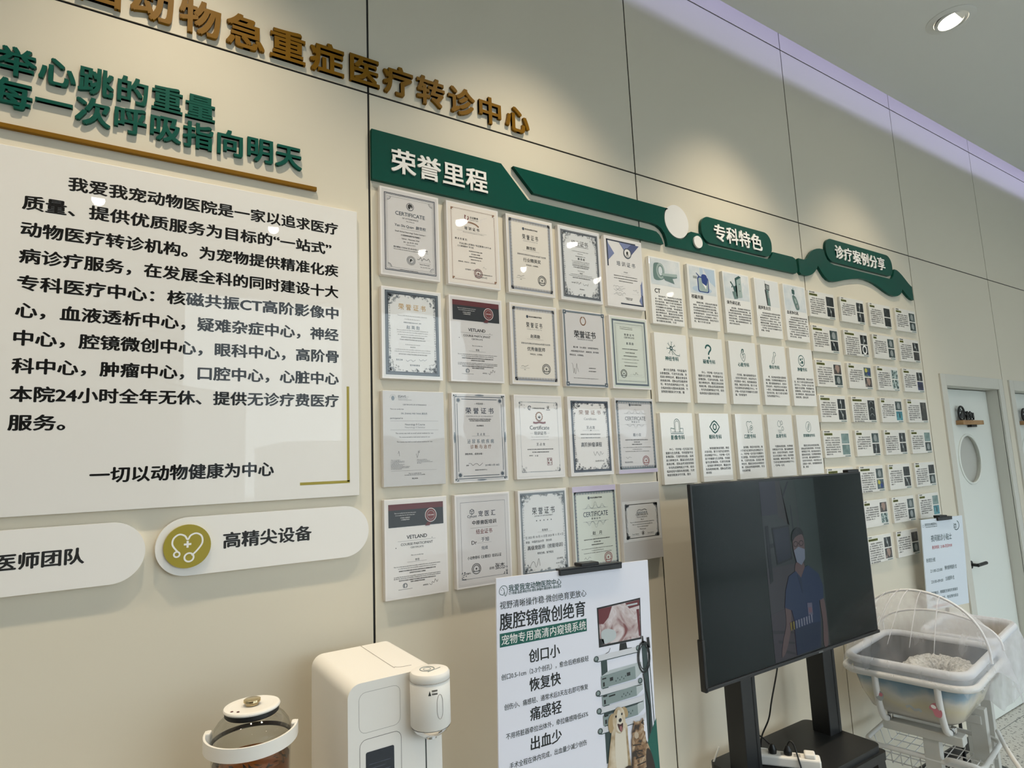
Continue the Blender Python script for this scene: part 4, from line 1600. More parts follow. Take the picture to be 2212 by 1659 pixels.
def i_heart(s, u, v):
    s.stroke(smooth2o([(u - .006, v - .014), (u - .016, v - .002), (u - .012, v + .016), (u + .004, v + .030), (u + .016, v + .010), (u + .014, v - .008), (u + .002, v - .004), (u - .006, v - .014)]), .0026, ICT, 1)
    s.stroke(smooth2o([(u - .008, v - .014), (u - .004, v - .026), (u + .006, v - .026), (u + .004, v - .012)]), .0060, ICT, 1)
    s.stroke(smooth2o([(u - .004, v - .004), (u + .004, v + .006), (u - .002, v + .016)]), .0030, ICT, 2)


def i_bone(s, u, v):
    s.stroke(smooth2o([(u - .010, v + .012), (u - .016, v + .020), (u - .010, v + .030), (u - .002, v + .026), (u + .004, v + .018), (u + .004, v + .004), (u + .012, v - .010), (u + .020, v - .016),
                       (u + .018, v - .026), (u + .010, v - .030), (u + .002, v - .026), (u + .002, v - .014), (u - .006, v), (u - .010, v + .012)]), .0026, ICT, 1)


def i_cells(s, u, v):
    s.ring(u, v, .026, .0042, ICT, 1, 36, ry=.028)
    for a, c, q in ((-.008, -.006, .0065), (.008, -.010, .0048), (.006, .008, .0085), (-.008, .012, .0040)):
        s.ell(u + a, v + c, q, q, ICT, 1, 14)


def i_scan(s, u, v):
    s.stroke([(u - .017, v + .022), (u - .017, v - .014)] + [(u + .017 * cos(radians(180 + k * 18)), v - .016 + .018 * sin(radians(180 + k * 18))) for k in range(11)] + [(u + .017, v + .022)], .0024, ICT, 1)
    s.stroke([(u - .011, v + .022), (u - .011, v - .012)] + [(u + .011 * cos(radians(180 + k * 18)), v - .014 + .012 * sin(radians(180 + k * 18))) for k in range(11)] + [(u + .011, v + .022)], .0018, ICT, 1)
    s.stroke([(u - .040, v + .006), (u - .040, v + .028), (u + .036, v + .028), (u + .036, v + .006), (u + .018, v + .006)], .0026, ICT, 1)
    s.stroke([(u - .040, v + .004), (u - .018, v + .008)], .0026, ICT, 1)
    s.stroke([(u - .034, v + .022), (u + .032, v + .022)], .0016, ICT, 1)


def i_eye(s, u, v):
    p = [(u - .032, v), (u - .014, v - .020), (u, v - .027), (u + .014, v - .020), (u + .032, v), (u + .014, v + .020), (u, v + .027), (u - .014, v + .020), (u - .032, v)]
    s.stroke(p, .0062, ICT, 1)
    s.ring(u, v, .0105, .0058, ICT, 1, 28, ry=.0125)


def i_tooth(s, u, v):
    s.stroke(smooth2o([(u - .018, v - .022), (u - .020, v - .010), (u - .014, v + .004), (u - .014, v + .022), (u - .008, v + .028), (u - .004, v + .014), (u + .002, v + .010)]), .0022, ICT, 1)
    s.stroke(smooth2o([(u - .018, v - .022), (u - .006, v - .026), (u + .002, v - .022), (u + .014, v - .026), (u + .022, v - .014)]), .0022, ICT, 1)
    s.ring(u + .014, v + .004, .010, .0022, ICT, 1, 20)
    s.stroke([(u + .008, v + .010), (u + .006, v + .028), (u + .020, v + .026)], .0022, ICT, 1)
    s.ell(u + .014, v + .004, .004, .004, ICT, 1, 10)


def i_drops(s, u, v):
    for a, c, q in ((-.008, -.012, 1.25), (.012, -.018, .8), (.018, .010, .8)):
        p = [(u + a + q * .010 * sin(radians(t)) * (1 if 90 < t < 270 else abs(sin(radians(t))) ** .3 if abs(sin(radians(t))) > 0 else 0), v + c - q * .012 * cos(radians(t)) * (1.2 if (t < 90 or t > 270) else .8)) for t in range(0, 361, 20)]
        s.stroke(p, .0020, ICT, 1)
    for k in range(3):
        s.stroke([(u - .022 + k * .003, v + .016 + k * .006), (u + .010 - k * .002, v + .018 + k * .006)], .0016, ICT, 1)


def i_capsule(s, u, v):
    s.ring(u, v, .022, .0020, ICT, 1, 32, ry=.026)
    s.stroke(smooth2o([(u - .010, v + .010), (u + .002, v - .014), (u + .010, v - .010), (u - .001, v + .014), (u - .010, v + .010)]), .0024, ICT, 1)
    s.stroke([(u - .004, v + .008), (u + .005, v - .010)], .0020, ICT, 1)


CARDS = [
    ('CT', p_ct, 10, 15, 'card picturing a grey-green ring scanner, headed CT'), ('核磁共振', p_mri, 8, 14, 'card with a blue illustration of an upright scanner, second in the top card row'),
    ('体外碎石机', p_stone, 7, 14, 'card picturing a teal cabinet machine with an arm, third in the top card row'),
    ('超声乳化仪', p_scope, 8, 15, 'card picturing a slim dark machine with a screen, fourth in the top card row'),
    ('血液净化机', p_puri, 9, 15, 'card picturing a pale teal machine with a small monitor, last in the top card row'),
    ('神经专科', i_neuro, 7, 14, 'card with a teal nerve cell icon'), ('疑难专科', i_quest, 7, 14, 'card with a bold teal question mark'),
    ('心脏专科', i_heart, 7, 14, 'card with a small teal heart organ icon'), ('骨科专科', i_bone, 7, 14, 'card with an outlined bone icon'),
    ('肿瘤专科', i_cells, 7, 14, 'card with a circle icon holding teal dots'),
    ('影像专科', i_scan, 8, 14, 'card with a teal scanner bed outline icon'), ('眼科专科', i_eye, 8, 14, 'card with a teal eye icon'),
    ('口腔专科', i_tooth, 8, 14, 'card with a teal tooth icon'), ('血液专科', i_drops, 7, 14, 'card with teal blood drops icon'),
    ('腔镜微创专科', i_capsule, 8, 14, 'card with an oval capsule icon, last in the bottom card row'),
]
for i, (head, fn, nl, nc, lab) in enumerate(CARDS):
    r_, c_ = divmod(i, 5)
    x0 = (1.2435, 1.4845, 1.7295, 1.9685, 2.2045)[c_]
    zt = (2.643, 2.305, 1.960)[r_]
    t = thing('specialty_card', lab, 'card', (x0 + KW / 2, 0, zt - KH), group='specialty cards under the second green header')
    bm = B()
    box(bm, -KW / 2, KW / 2, -.018, 0, 0, KH, bev=.0008, seg=1)
    obj('plate', bm, M_CARD, t)
    s1, s2 = Sheet(), Sheet()
    if r_ == 0:
        fn(s1)
        hv = .152 if i == 0 else .150
        s2.text(head, .024 if i == 0 else .016, hv, M_INKC, 1, w=.034 if i == 0 else None, h=.020 if i else None, align='l', bold=.03, maxw=.115)
        body(s2, .022, .188, .176, .0128 if nl < 10 else .0122, nl, nc, i, M_INKC, (.75, .7, .55, .4, .6)[i])
        s1.build('printed_picture', t, -KW / 2, KH, -.018)
    else:
        fn(s1, .098, .064 if r_ == 1 else .060)
        s2.text(head, .098, .110 if r_ == 1 else .104, M_INKT, 1, w=.082 if i < 14 else .100, h=.021 if i < 14 else .017, bold=.03)
        body(s2, .018, .184, .160 if r_ == 1 else .154, .0158 if r_ == 1 else .0152, nl, nc, i, M_INKC, (.9, .8, .5, .7, .7, .9, .2, .4, .5, .3)[i - 5])
        s1.build('printed_icon', t, -KW / 2, KH, -.018)
    s2.build('printed_text', t, -KW / 2, KH, -.018)

# ------------------------------------------------------------------ case cards
QW, QH = 0.248, 0.143
M_CASE = mat('white_case_plate', (0.78, 0.77, 0.73), 0.35, coat=0.7, coat_rough=0.02)
M_HIL = mat('olive_highlight', (0.20, 0.22, 0.03), 0.5)
M_CTXT = mat('case_text_ink', (0.05, 0.05, 0.055), 0.5)
M_CTEAL = mat('case_footer_teal', (0.05, 0.16, 0.16), 0.5)


def case_mat(n, a, b_, c, seed, scale=26):
    return noise_mat('scan_' + n, [(0.38, a), (0.55, b_), (0.72, c)], scale, 3, 0.35, coat=.25, seed=seed, dist=.6)


CM = {
    'd': case_mat('dark', (0.004, 0.007, 0.008), (0.010, 0.014, 0.016), (0.05, 0.055, 0.06), 1),
    'g': case_mat('grey', (0.015, 0.03, 0.03), (0.05, 0.08, 0.08), (0.16, 0.20, 0.20), 2),
    'm': case_mat('mint', (0.12, 0.20, 0.19), (0.18, 0.27, 0.26), (0.24, 0.33, 0.32), 3),
    't': case_mat('teal', (0.02, 0.14, 0.18), (0.05, 0.24, 0.30), (0.15, 0.40, 0.44), 4),
    'b': case_mat('brown', (0.02, 0.03, 0.035), (0.10, 0.08, 0.07), (0.32, 0.26, 0.24), 5),
    'y': case_mat('yellow', (0.03, 0.05, 0.10), (0.10, 0.16, 0.16), (0.50, 0.50, 0.22), 6),
    'w': case_mat('speckle', (0.05, 0.09, 0.09), (0.38, 0.48, 0.46), (0.55, 0.62, 0.60), 7, 60),
    'u': case_mat('violet', (0.012, 0.016, 0.05), (0.04, 0.05, 0.16), (0.14, 0.16, 0.34), 8),
    's': case_mat('dim', (0.015, 0.015, 0.015), (0.05, 0.045, 0.04), (0.16, 0.15, 0.14), 9),
}
M_BONE = mat('scan_bone', (0.42, 0.44, 0.44), 0.4)
CASE = [['dd', 'dd', 'dd', 'gg'], ['gd', 'dB', 'gg', 'ds'], ['bg', 'yb', 'ww', 'du'], ['dd', 'S3', 'gt', 'S1'], ['mm', 'gd', 'dd', 'mg'],
        ['ds', 'gy', 'dd', 'dg'], [None, 'bw', 'gg', 'mt'], [None, 'db', 'sg', None]]
CDESC = {'d': 'dark', 'g': 'grey', 'm': 'pale green', 't': 'teal', 'b': 'brown', 'y': 'yellow', 'w': 'speckled', 'u': 'violet', 's': 'dim', 'B': 'white ring'}
HEADS = ['神经外科病例', '骨科病例', '影像科病例', '心脏科', '眼科病例', '肿瘤科病例', '口腔科', '外科病例']
TITLES = ['犬颈椎间盘突出', '猫胫骨骨折修复手术', '犬脑部肿瘤', '犬心丝虫', '犬白内障超声乳化', '猫乳腺肿瘤', '犬齿科', '犬膝关节脱位']
ROWN = ['top', 'second', 'third', 'fourth', 'fifth', 'sixth', 'seventh', 'bottom']
COLN = ['first', 'second', 'third', 'last']
bodies = []
for k in range(6):
    s2 = Sheet()
    body(s2, .014, .150, .040, .0122, (8, 7, 9, 7, 8, 6)[k], 17, 50 + k, M_CTXT, (.5, .3, .8, .6, .4, .7)[k], .008)
    bodies.append(s2.mesh('printed_text', -QW / 2, QH, -.014))
for r_, row in enumerate(CASE):
    for c_, im in enumerate(row):
        if not im:
            continue
        x0 = (2.4345, 2.744, 3.051, 3.3600)[c_]
        zt = (2.637, 2.446, 2.257, 2.068, 1.881, 1.683, 1.497, 1.307)[r_]
        if im[0] == 'S':
            dsc = 'one tall dim scan' if im == 'S1' else 'a stack of three scans'
        else:
            dsc = '%s and %s pictures' % (CDESC[im[0]], CDESC[im[1]]) if im[0] != im[1] else 'two %s pictures' % CDESC[im[0]]
        lab = 'case card with %s, %s from left in the %s case row' % (dsc, COLN[c_] if c_ < 3 else 'fourth', ROWN[r_])
        t = thing('case_card', lab, 'card', (x0 + QW / 2, 0, zt - QH), group='case cards under the wavy green header')
        bm = B()
        box(bm, -QW / 2, QW / 2, -.014, 0, 0, QH, bev=.0008, seg=1)
        obj('plate', bm, M_CASE, t)
        k = (r_ * 4 + c_)
        link_mesh('printed_text', bodies[(k * 5 + r_) % 6], t)
        s1 = Sheet()
        hd, tt = HEADS[(k * 3) % 8], TITLES[(k * 5) % 8]
        s1.text(hd, .012, .007, M_INKC, 1, h=.0085, align='l', bold=.02)
        wt = .0125 * len(tt) * .8
        s1.rect(.010, .0145, .016 + wt, .0265, M_HIL, 1)
        s1.text(tt, .013, .0205, M_INKC, 2, h=.0095, w=wt, align='l', bold=.02)
        s1.text('我爱我宠动物医院', .214, .1375, M_CTEAL, 1, w=.055, bold=.02)
        s1.build('printed_heading', t, -QW / 2, QH, -.014)
        s1 = Sheet()
        rnd = random.Random(k)
        if im[0] == 'S':
            s1.rect(.166, .018, .240, .130, CM['s' if im == 'S1' else 'd'], 1)
            if im == 'S3':
                for q in range(3):
                    s1.ring(.203, .046 + q * .035, .022, .003, M_GREYP, 2, 16, 200, 340)
        else:
            for q, (ch, v0, v1) in enumerate(((im[0], .018, .071), (im[1], .077, .130))):
                s1.rect(.168, v0, .240, v1, CM[ch if ch != 'B' else 'd'], 1)
                vm = (v0 + v1) / 2
                if ch == 'B':
                    s1.ring(.204, vm, .020, .009, M_WHITEL, 2, 20, ry=.022)
                elif ch == 'd' and rnd.random() < .8:
                    a = rnd.uniform(-.4, .4)
                    s1.stroke(smooth2o([(.196 + a * .03, v0 + .002), (.204, vm), (.204 - a * .03, v1 - .002)]), rnd.uniform(.003, .008), M_GREYP, 2)
                    s1.ell(.204 + rnd.uniform(-.01, .01), vm + rnd.uniform(-.01, .01), .006, .009, M_BONE, 3, 10)
                elif ch == 'g':
                    s1.ell(.204, vm, .017, .020, M_GREYP, 2, 14)
                elif ch == 'y':
                    s1.ell(.190, v0 + .016, .014, .012, mat('print_yellow', (0.5, 0.46, 0.08), .5), 2, 12)
                    s1.ell(.216, v0 + .036, .012, .012, M_BLUEP, 2, 12)
                elif ch == 't':
                    s1.ell(.206, vm, .006, .016, M_DARKP, 2, 10)
                elif ch == 'w':
                    for z in range(9):
                        s1.ell(.174 + rnd.random() * .06, v0 + .005 + rnd.random() * .042, .004, .004, M_TEAL3, 2, 7)
                elif ch == 'b':
                    s1.poly(smooth2([(.186, v0 + .006), (.216, v0 + .004), (.222, vm), (.206, v1 - .006), (.192, vm)]), mat('print_skin', (0.34, 0.24, 0.20), .5), 2)
        s1.build('printed_picture', t, -QW / 2, QH, -.014)

# ------------------------------------------------------------------ counter under the frame, dispenser, kettle
t = thing('counter', 'low counter carrying the water dispenser and the glass kettle', 'counter', (-0.52, -0.30, 0))
bm = B()
box(bm, -0.70, 0.60, -0.27, 0.27, 0, 0.85, bev=.004)
obj('cabinet', bm, M_WHITEWALL, t)
bm = B()
box(bm, -0.72, 0.62, -0.30, 0.28, 0.85, 0.88, bev=.006)
obj('worktop', bm, mat('worktop_stone', (0.55, 0.52, 0.47), 0.3), t)

ZC = 0.88
t = thing('water_dispenser', 'white countertop water dispenser with round tap head and dark screen', 'dispenser', (-0.092, -0.24, ZC))
x0, x1, y0, y1, zt = -0.116, 0.116, -0.150, 0.150, 0.405
bm = B()
prof = [(x1, 0), (x1, zt - .030)] + [(x1 - .030 + .030 * cos(radians(a)), zt - .030 + .030 * sin(radians(a))) for a in range(10, 91, 10)]
prof += [(x0 + .030 - .030 * sin(radians(a)), zt - .030 + .030 * cos(radians(a))) for a in range(0, 91, 10)] + [(x0, 0)]
prism(bm, prof, y0, y1)
es = [e for e in bm.edges if all(abs(v.co.y - y0) < 1e-6 for v in e.verts) or all(abs(v.co.y - y1) < 1e-6 for v in e.verts)]
es = [e for e in es if len(e.link_faces) == 2 and abs(e.link_faces[0].normal.dot(e.link_faces[1].normal)) < .9] if False else es
obj('body', bm, M_PLASTIC, t, smooth=35)
M_LINE = mat('panel_gap', (0.40, 0.38, 0.36), 0.6)
sh = Sheet()


def outline(sh, u0, v0, u1, v1, r, w, m, L=1):
    p = rr(u0, v0, u1, v1, r)
    sh.stroke(p + [p[0]], w, m, L)


# front details: u from the body's left side, v down from the top
outline(sh, .026, .022, .126, .110, .016, .0009, M_LINE)
outline(sh, .027, .124, .127, .330, .016, .0011, mat('panel_gap_dark', (0.16, 0.15, 0.14), .6))
sh.rect(.188, .150, .1912, .400, M_DARKP, 1)
sh.build('panel_lines', t, x0, zt, y0)
sh = Sheet()
sh.poly(rr(.041, .152, .109, .215, .004), mat('dispenser_screen', (0.012, 0.016, 0.026), 0.1, coat=.5), 2)
for k in range(4):
    sh.rect(.048, .178 + k * .009, .100 - (k % 2) * .012, .1805 + k * .009, mat('screen_text_dim', (0.06, 0.07, 0.09), .4), 3)
sh.build('screen', t, x0, zt, y0)
bm = B()
for pth in ([(0.018, y1 - .002, zt + .0004), (0.018, y0 + .075, zt + .0004), (0.022, y0 + .060, zt + .0004), (0.034, y0 + .050, zt + .0004), (0.06, y0 + .046, zt + .0004)],):
    tube(bm, smooth_path(pth, 4), .0007, 6)
obj('lid_seam', bm, M_LINE, t)
hx, hy, R = 0.074, -0.180, 0.0475
bm = B()
lathe(bm, [(0, .285), (R - .004, .285), (R, .290), (R, .388), (R - .0015, .390), (R, .392), (R, .404), (R - .003, .409), (R - .008, .4105), (0, .4105)], hx, hy, 48)
hd = obj('tap_head', bm, M_PLASTIC, t, smooth=40)
bm = B()
n = 40
tube(bm, [(hx + (R + .0002) * cos(2 * pi * k / n), hy + (R + .0002) * sin(2 * pi * k / n), .391) for k in range(n)], .0008, 6, closed=True)
obj('cap_joint', bm, M_LINE, hd)


def on_cyl(a_deg, z, r):
    a = radians(a_deg)
    return (hx + r * cos(a), hy + r * sin(a), z)


bm = B()
pts = []
for u, v in rr(-14, .318, 4, .358, .008):
    pass
bp = [(-87 + 9 * cos(radians(q)) * (1), .339 + .021 * sin(radians(q)) + (.006 if 0 < q < 180 else -.006)) for q in range(0, 360, 12)]
tube(bm, [on_cyl(a, z, R + .0003) for a, z in bp], .0007, 6, closed=True)
obj('button', bm, M_LINE, hd)
bm = B()
for row, (a0, a1, z, hgt) in enumerate(((-110, -94, .374, .004), (-110, -94, .367, .004))):
    for k in range(8):
        a, b_ = a0 + (a1 - a0) * (k + .1) / 8, a0 + (a1 - a0) * (k + .85) / 8
        q = [on_cyl(a, z, R + .0004), on_cyl(b_, z, R + .0004), on_cyl(b_, z + hgt, R + .0004), on_cyl(a, z + hgt, R + .0004)]
        bm.faces.new([bm.verts.new(p) for p in q])
q = [on_cyl(-120, .366, R + .0004), on_cyl(-112, .366, R + .0004), on_cyl(-116, .377, R + .0004)]
bm.faces.new([bm.verts.new(p) for p in q])
obj('warning_print', bm, M_DARKP, hd)
bm = B()
n = 32
tube(bm, [(hx - .004 + .017 * cos(2 * pi * k / n), hy + .006 + .017 * sin(2 * pi * k / n), .4108) for k in range(n)], .0013, 6, closed=True)
tube(bm, [(hx - .004 + .009 * cos(2 * pi * k / n), hy + .006 + .009 * sin(2 * pi * k / n), .4108) for k in range(n)], .0008, 6, closed=True)
tube(bm, [(hx - .012, hy - .016, .4108), (hx + .026, hy - .004, .4108)], .0010, 6)
obj('touch_mark', bm, M_GREYP, hd)
bm = B()
lathe(bm, [(R - .002, .2855), (R - .007, .277), (R - .020, .268), (.014, .264), (.014, .258), (0, .258)], hx, hy, 40)
obj('nozzle', bm, M_CHROME, hd, smooth=40)

# glass kettle
KX, KY = -0.39, -0.275
t = thing('glass_kettle', 'round glass kettle of amber tea, white lid with gold knob, handle folded down', 'kettle', (KX, KY, ZC))
bm = B()
lathe(bm, [(0, 0), (.078, 0), (.082, .006), (.080, .085), (.074, .095), (0, .095)], n=48)
obj('heating_base', bm, M_PLASTIC, t, smooth=40)
glass = bpy.data.materials.new('kettle_glass')
glass.use_nodes = True
nt = glass.node_tree
nt.nodes.remove(nt.nodes['Principled BSDF'])
tr = nt.nodes.new('ShaderNodeBsdfTransparent')
tr.inputs[0].default_value = (0.86, 0.86, 0.83, 1)
gs = nt.nodes.new('ShaderNodeBsdfGlossy')
gs.inputs['Roughness'].default_value = 0.02
lw = nt.nodes.new('ShaderNodeLayerWeight')
lw.inputs['Blend'].default_value = 0.12
mx = nt.nodes.new('ShaderNodeMixShader')
nt.links.new(lw.outputs['Facing'], mx.inputs[0])
nt.links.new(tr.outputs[0], mx.inputs[1])
nt.links.new(gs.outputs[0], mx.inputs[2])
nt.links.new(mx.outputs[0], nt.nodes['Material Output'].inputs[0])
bm = B()
lathe(bm, [(.070, .098), (.076, .110), (.079, .15), (.081, .20), (.0825, .27), (.084, .300), (.0835, .318), (.079, .333), (.070, .346), (.062, .353), (.057, .357)], n=64)
obj('glass_body', bm, glass, t, smooth=60)
# tea: amber glassy column with leaves floating on top
tea = mat('amber_tea', (0.35, 0.12, 0.02), 0.05, trans=0.9, ior=1.2)
bm = B()
lathe(bm, [(0, .100), (.068, .100), (.074, .110), (.077, .15), (.079, .20), (.0802, .262), (0, .262)], n=64)
obj('tea', bm, tea, t, smooth=60)
bm = B()
rnd = random.Random(3)
for k in range(90):
    a, q = rnd.uniform(0, 2 * pi), .078 * math.sqrt(rnd.uniform(.25, 1))
    c = Vector((q * cos(a), q * sin(a), .262 + rnd.uniform(-.012, .004)))
    d = Vector((rnd.uniform(-1, 1), rnd.uniform(-1, 1), rnd.uniform(-.4, .4))).normalized() * rnd.uniform(.004, .011)
    e = d.cross(Vector((rnd.uniform(-1, 1), rnd.uniform(-1, 1), 1))).normalized() * rnd.uniform(.002, .005)
    vs = [bm.verts.new(p) for p in (c - d, c + e, c + d, c - e)]
    for v in vs:
        rad = hypot(v.co.x, v.co.y)
        if rad > .0785:
            v.co.x *= .0785 / rad
            v.co.y *= .0785 / rad
    bm.faces.new(vs)
o = obj('tea_leaves', bm, mat('dark_tea_leaf', (0.012, 0.008, 0.005), 0.6), t)
o['kind'] = 'stuff'
bm = B()
lathe(bm, [(.0815, .300), (.0842, .301), (.0842, .309), (.0815, .310)], n=64)  # ring at the inner glass rim, its dark colour a painted-in reflection
obj('shoulder_reflection_band', bm, mat('reflection_dark', (0.05, 0.05, 0.045), 0.2), t, smooth=40)
bm = B()
lathe(bm, [(0, .357), (.0545, .357), (.0572, .360), (.0572, .368), (0, .368)], n=48)
gk = obj('lid_gasket', bm, mat('black_rubber', (0.012, 0.013, 0.014), 0.5), t, smooth=40)
bm = B()
lathe(bm, [(0, .368), (.055, .368), (.0590, .3695), (.0600, .3725), (.0585, .3755), (.052, .3768), (.045, .3755), (.043, .3752), (0, .3752)], n=64)
ld = obj('lid', bm, M_PLASTIC, t, smooth=40)
bm = B()
lathe(bm, [(0, .375), (.0135, .375), (.0140, .379), (.0165, .3805), (.0185, .3835), (.0180, .3875), (.0160, .3885), (0, .3885)], n=48)
obj('knob', bm, M_GOLDM, ld, smooth=40)
bm = B()
for a, q in ((205, .050), (222, .046)):
    lathe(bm, [(0, .3768), (.0032, .3768), (.0026, .3776), (0, .3778)], q * cos(radians(a)), q * sin(radians(a)), 14)
obj('indicator_dot', bm, [mat('dot_dark', (0.09, 0.02, 0.025), .5)], ld)
# folded-down handle: a flat band swinging round the front
bm = B()
yaw = -19
pth = []
for k in range(31):
    a = radians(180 + 180 * k / 30)
    pth.append((.0935 * cos(a), -.0 + .108 * sin(a)))
pth = [(-.0935, .012)] + pth + [(.0935, .012)]
for (o0, o1) in ((0, .004),):
    V1 = []
    for i, (x, y) in enumerate(pth):
        d = Vector((pth[min(i + 1, len(pth) - 1)][0] - pth[max(i - 1, 0)][0], pth[min(i + 1, len(pth) - 1)][1] - pth[max(i - 1, 0)][1])).normalized()
        nn = Vector((d.y, -d.x))
        V1.append([bm.verts.new((x + nn.x * q, y + nn.y * q, z)) for q, z in ((0, .308), (.0045, .308), (.0045, .336), (0, .336))])
    for a, b_ in zip(V1, V1[1:]):
        for j in range(4):
            bm.faces.new((a[j], a[(j + 1) % 4], b_[(j + 1) % 4], b_[j]))
    bm.faces.new(V1[0])
    bm.faces.new(V1[-1])
obj('handle', bm, M_PLASTIC, t, (0, 0, -.008), (0, 0, radians(yaw)), smooth=40)
bm = B()
for s in (-1, 1):
    vs = box(bm, s * .090 - .006, s * .090 + .006, -.011, .011, .296, .330, bev=.003)
obj('handle_mount', bm, M_PLASTIC, t, (0, 0, 0), (0, 0, radians(yaw)))

# ------------------------------------------------------------------ standing poster with picture of the equipment tower
ROLL = radians(-1.6)
PW, PH = 0.580, 0.92
t = thing('standing_poster', 'white standing poster with black headings, equipment tower, dog and cat', 'poster', (0.231, -0.33, 1.458), (0, -ROLL, 0))
bm = B()
box(bm, 0, PW, 0, .005, -PH, 0)
M_POST = mat('poster_paper', (0.80, 0.81, 0.91), 0.45, coat=.15)
obj('board', bm, M_POST, t)


def PP(x, z):
    dx, dz = x - 0.231, z - 1.458
    return dx * cos(ROLL) + dz * sin(ROLL), -(-dx * sin(ROLL) + dz * cos(ROLL))


M_PG = mat('poster_green', (0.008, 0.11, 0.085), 0.45)
M_PK = mat('poster_black', (0.010, 0.011, 0.012), 0.45)
M_PGT = mat('poster_dark_green', (0.015, 0.06, 0.055), 0.45)
M_PB = mat('poster_grey_text', (0.035, 0.042, 0.042), 0.45)
st = Sheet()
st.text('我爱我宠动物医院中心', .040, .031, M_PGT, 1, w=.184, h=.0200, align='l', bold=.02)
st.text('CT·核磁·血透·神经外科·骨科·肿瘤科·微创骨科·重症急诊', .040, .0445, M_PGT, 1, w=.184, h=.0085, align='l', bold=.02)
st.text('视野清晰操作稳·微创绝育更放心', .0105, .074, M_PB, 1, w=.307, h=.0225, align='l', bold=.008)
st.text('腹腔镜微创绝育', .0095, .118, M_PK, 1, w=.302, h=.0480, align='l', bold=.022)
st.text('创口小', .158, .222, M_PK, 1, w=.108, h=.038, bold=.024)
st.text('恢复快', .158, .298, M_PK, 1, w=.108, h=.038, bold=.024)
st.text('痛感轻', .158, .375, M_PK, 1, w=.108, h=.038, bold=.024)
st.text('出血少', .157, .451, M_PK, 1, w=.106, h=.038, bold=.024)
for s_, u0, u1, v in (('创口0.5-1cm（2-3个创孔），愈合后疤痕极轻', .012, .318, .262), ('创伤小、痛感轻、通常术后3天左右即可恢复', .020, .312, .340),
                      ('不用将脏器牵拉出体外，牵拉痛感降低65%', .024, .309, .415), ('手术全程在体内完成，出血量少减少创伤', .034, .300, .491),
                      ):
    st.text(s_, u0, v, M_PB, 1, w=u1 - u0, h=.0168, align='l', bold=.014)
st.build('printed_text', t, 0, 0, 0)
sb = Sheet()
sb.rect(.0085, .148, .315, .184, M_PG, 1)
sb.text('宠物专用高清内窥镜系统', .014, .166, M_WHITEL, 2, w=.297, h=.0285, align='l', bold=.0)
sb.build('green_title_bar', t, 0, 0, 0)
# dog-head logo
sl = Sheet()
sl.stroke(smooth2o([(.022, .047), (.012, .044), (.009, .036), (.013, .027), (.022, .022), (.032, .025), (.036, .034), (.033, .046), (.028, .050), (.026, .040), (.022, .047)]), .0016, M_PGT, 1)
sl.stroke(smooth2o([(.018, .027), (.024, .031), (.026, .040)]), .0014, M_PGT, 1)
sl.ell(.016, .033, .0012, .0012, M_PGT, 2, 8)
sl.build('logo', t, 0, 0, 0)
sp = Sheet()


def Q(pts, m, L):
    sp.poly([PP(*p) for p in pts], m, L)


M_TIS = noise_mat('tissue_picture', [(0.30, (0.20, 0.06, 0.06)), (0.46, (0.50, 0.40, 0.40)), (0.62, (0.66, 0.60, 0.62)), (0.8, (0.34, 0.16, 0.15))], 14, 4, .4, seed=2, dist=2.0)
M_RED = mat('picture_dark_red', (0.14, 0.025, 0.03), .4)
M_EQ = mat('equipment_grey', (0.24, 0.30, 0.30), .45)
M_EQ2 = mat('equipment_pale', (0.50, 0.55, 0.57), .45)
M_EQW = mat('equipment_white', (0.66, 0.67, 0.72), .45)
M_EQD = mat('equipment_dark', (0.035, 0.06, 0.06), .45)
Q([(.584, 1.325), (.766, 1.329), (.760, 1.203), (.584, 1.209)], M_PK, 1)
Q([(.589, 1.320), (.761, 1.324), (.756, 1.209), (.589, 1.215)], M_TIS, 2)
Q([(.589, 1.320), (.645, 1.321), (.628, 1.290), (.606, 1.274), (.589, 1.277)], M_RED, 3)
Q([(.700, 1.322), (.761, 1.324), (.760, 1.306), (.716, 1.303)], M_RED, 3)
Q([(.706, 1.316), (.752, 1.316), (.752, 1.311), (.706, 1.311)], M_EQ2, 4)
Q([(.746, 1.296), (.758, 1.296), (.756, 1.214), (.750, 1.214)], M_RED, 3)
Q([(.589, 1.234), (.603, 1.231), (.606, 1.216), (.589, 1.215)], M_PK, 4)
sp.poly(smooth2([PP(*p) for p in ((.596, 1.252), (.620, 1.258), (.652, 1.246), (.650, 1.224), (.612, 1.216), (.598, 1.226))]), M_EQ2, 4)
Q([(.668, 1.206), (.694, 1.205), (.697, 1.187), (.716, 1.186), (.716, 1.182), (.648, 1.180), (.648, 1.184), (.664, 1.186)], M_PK, 3)
sp.stroke([PP(*p) for p in ((.628, 1.200), (.622, 1.190), (.604, 1.186), (.600, 1.176))], .0018, M_PK, 2)
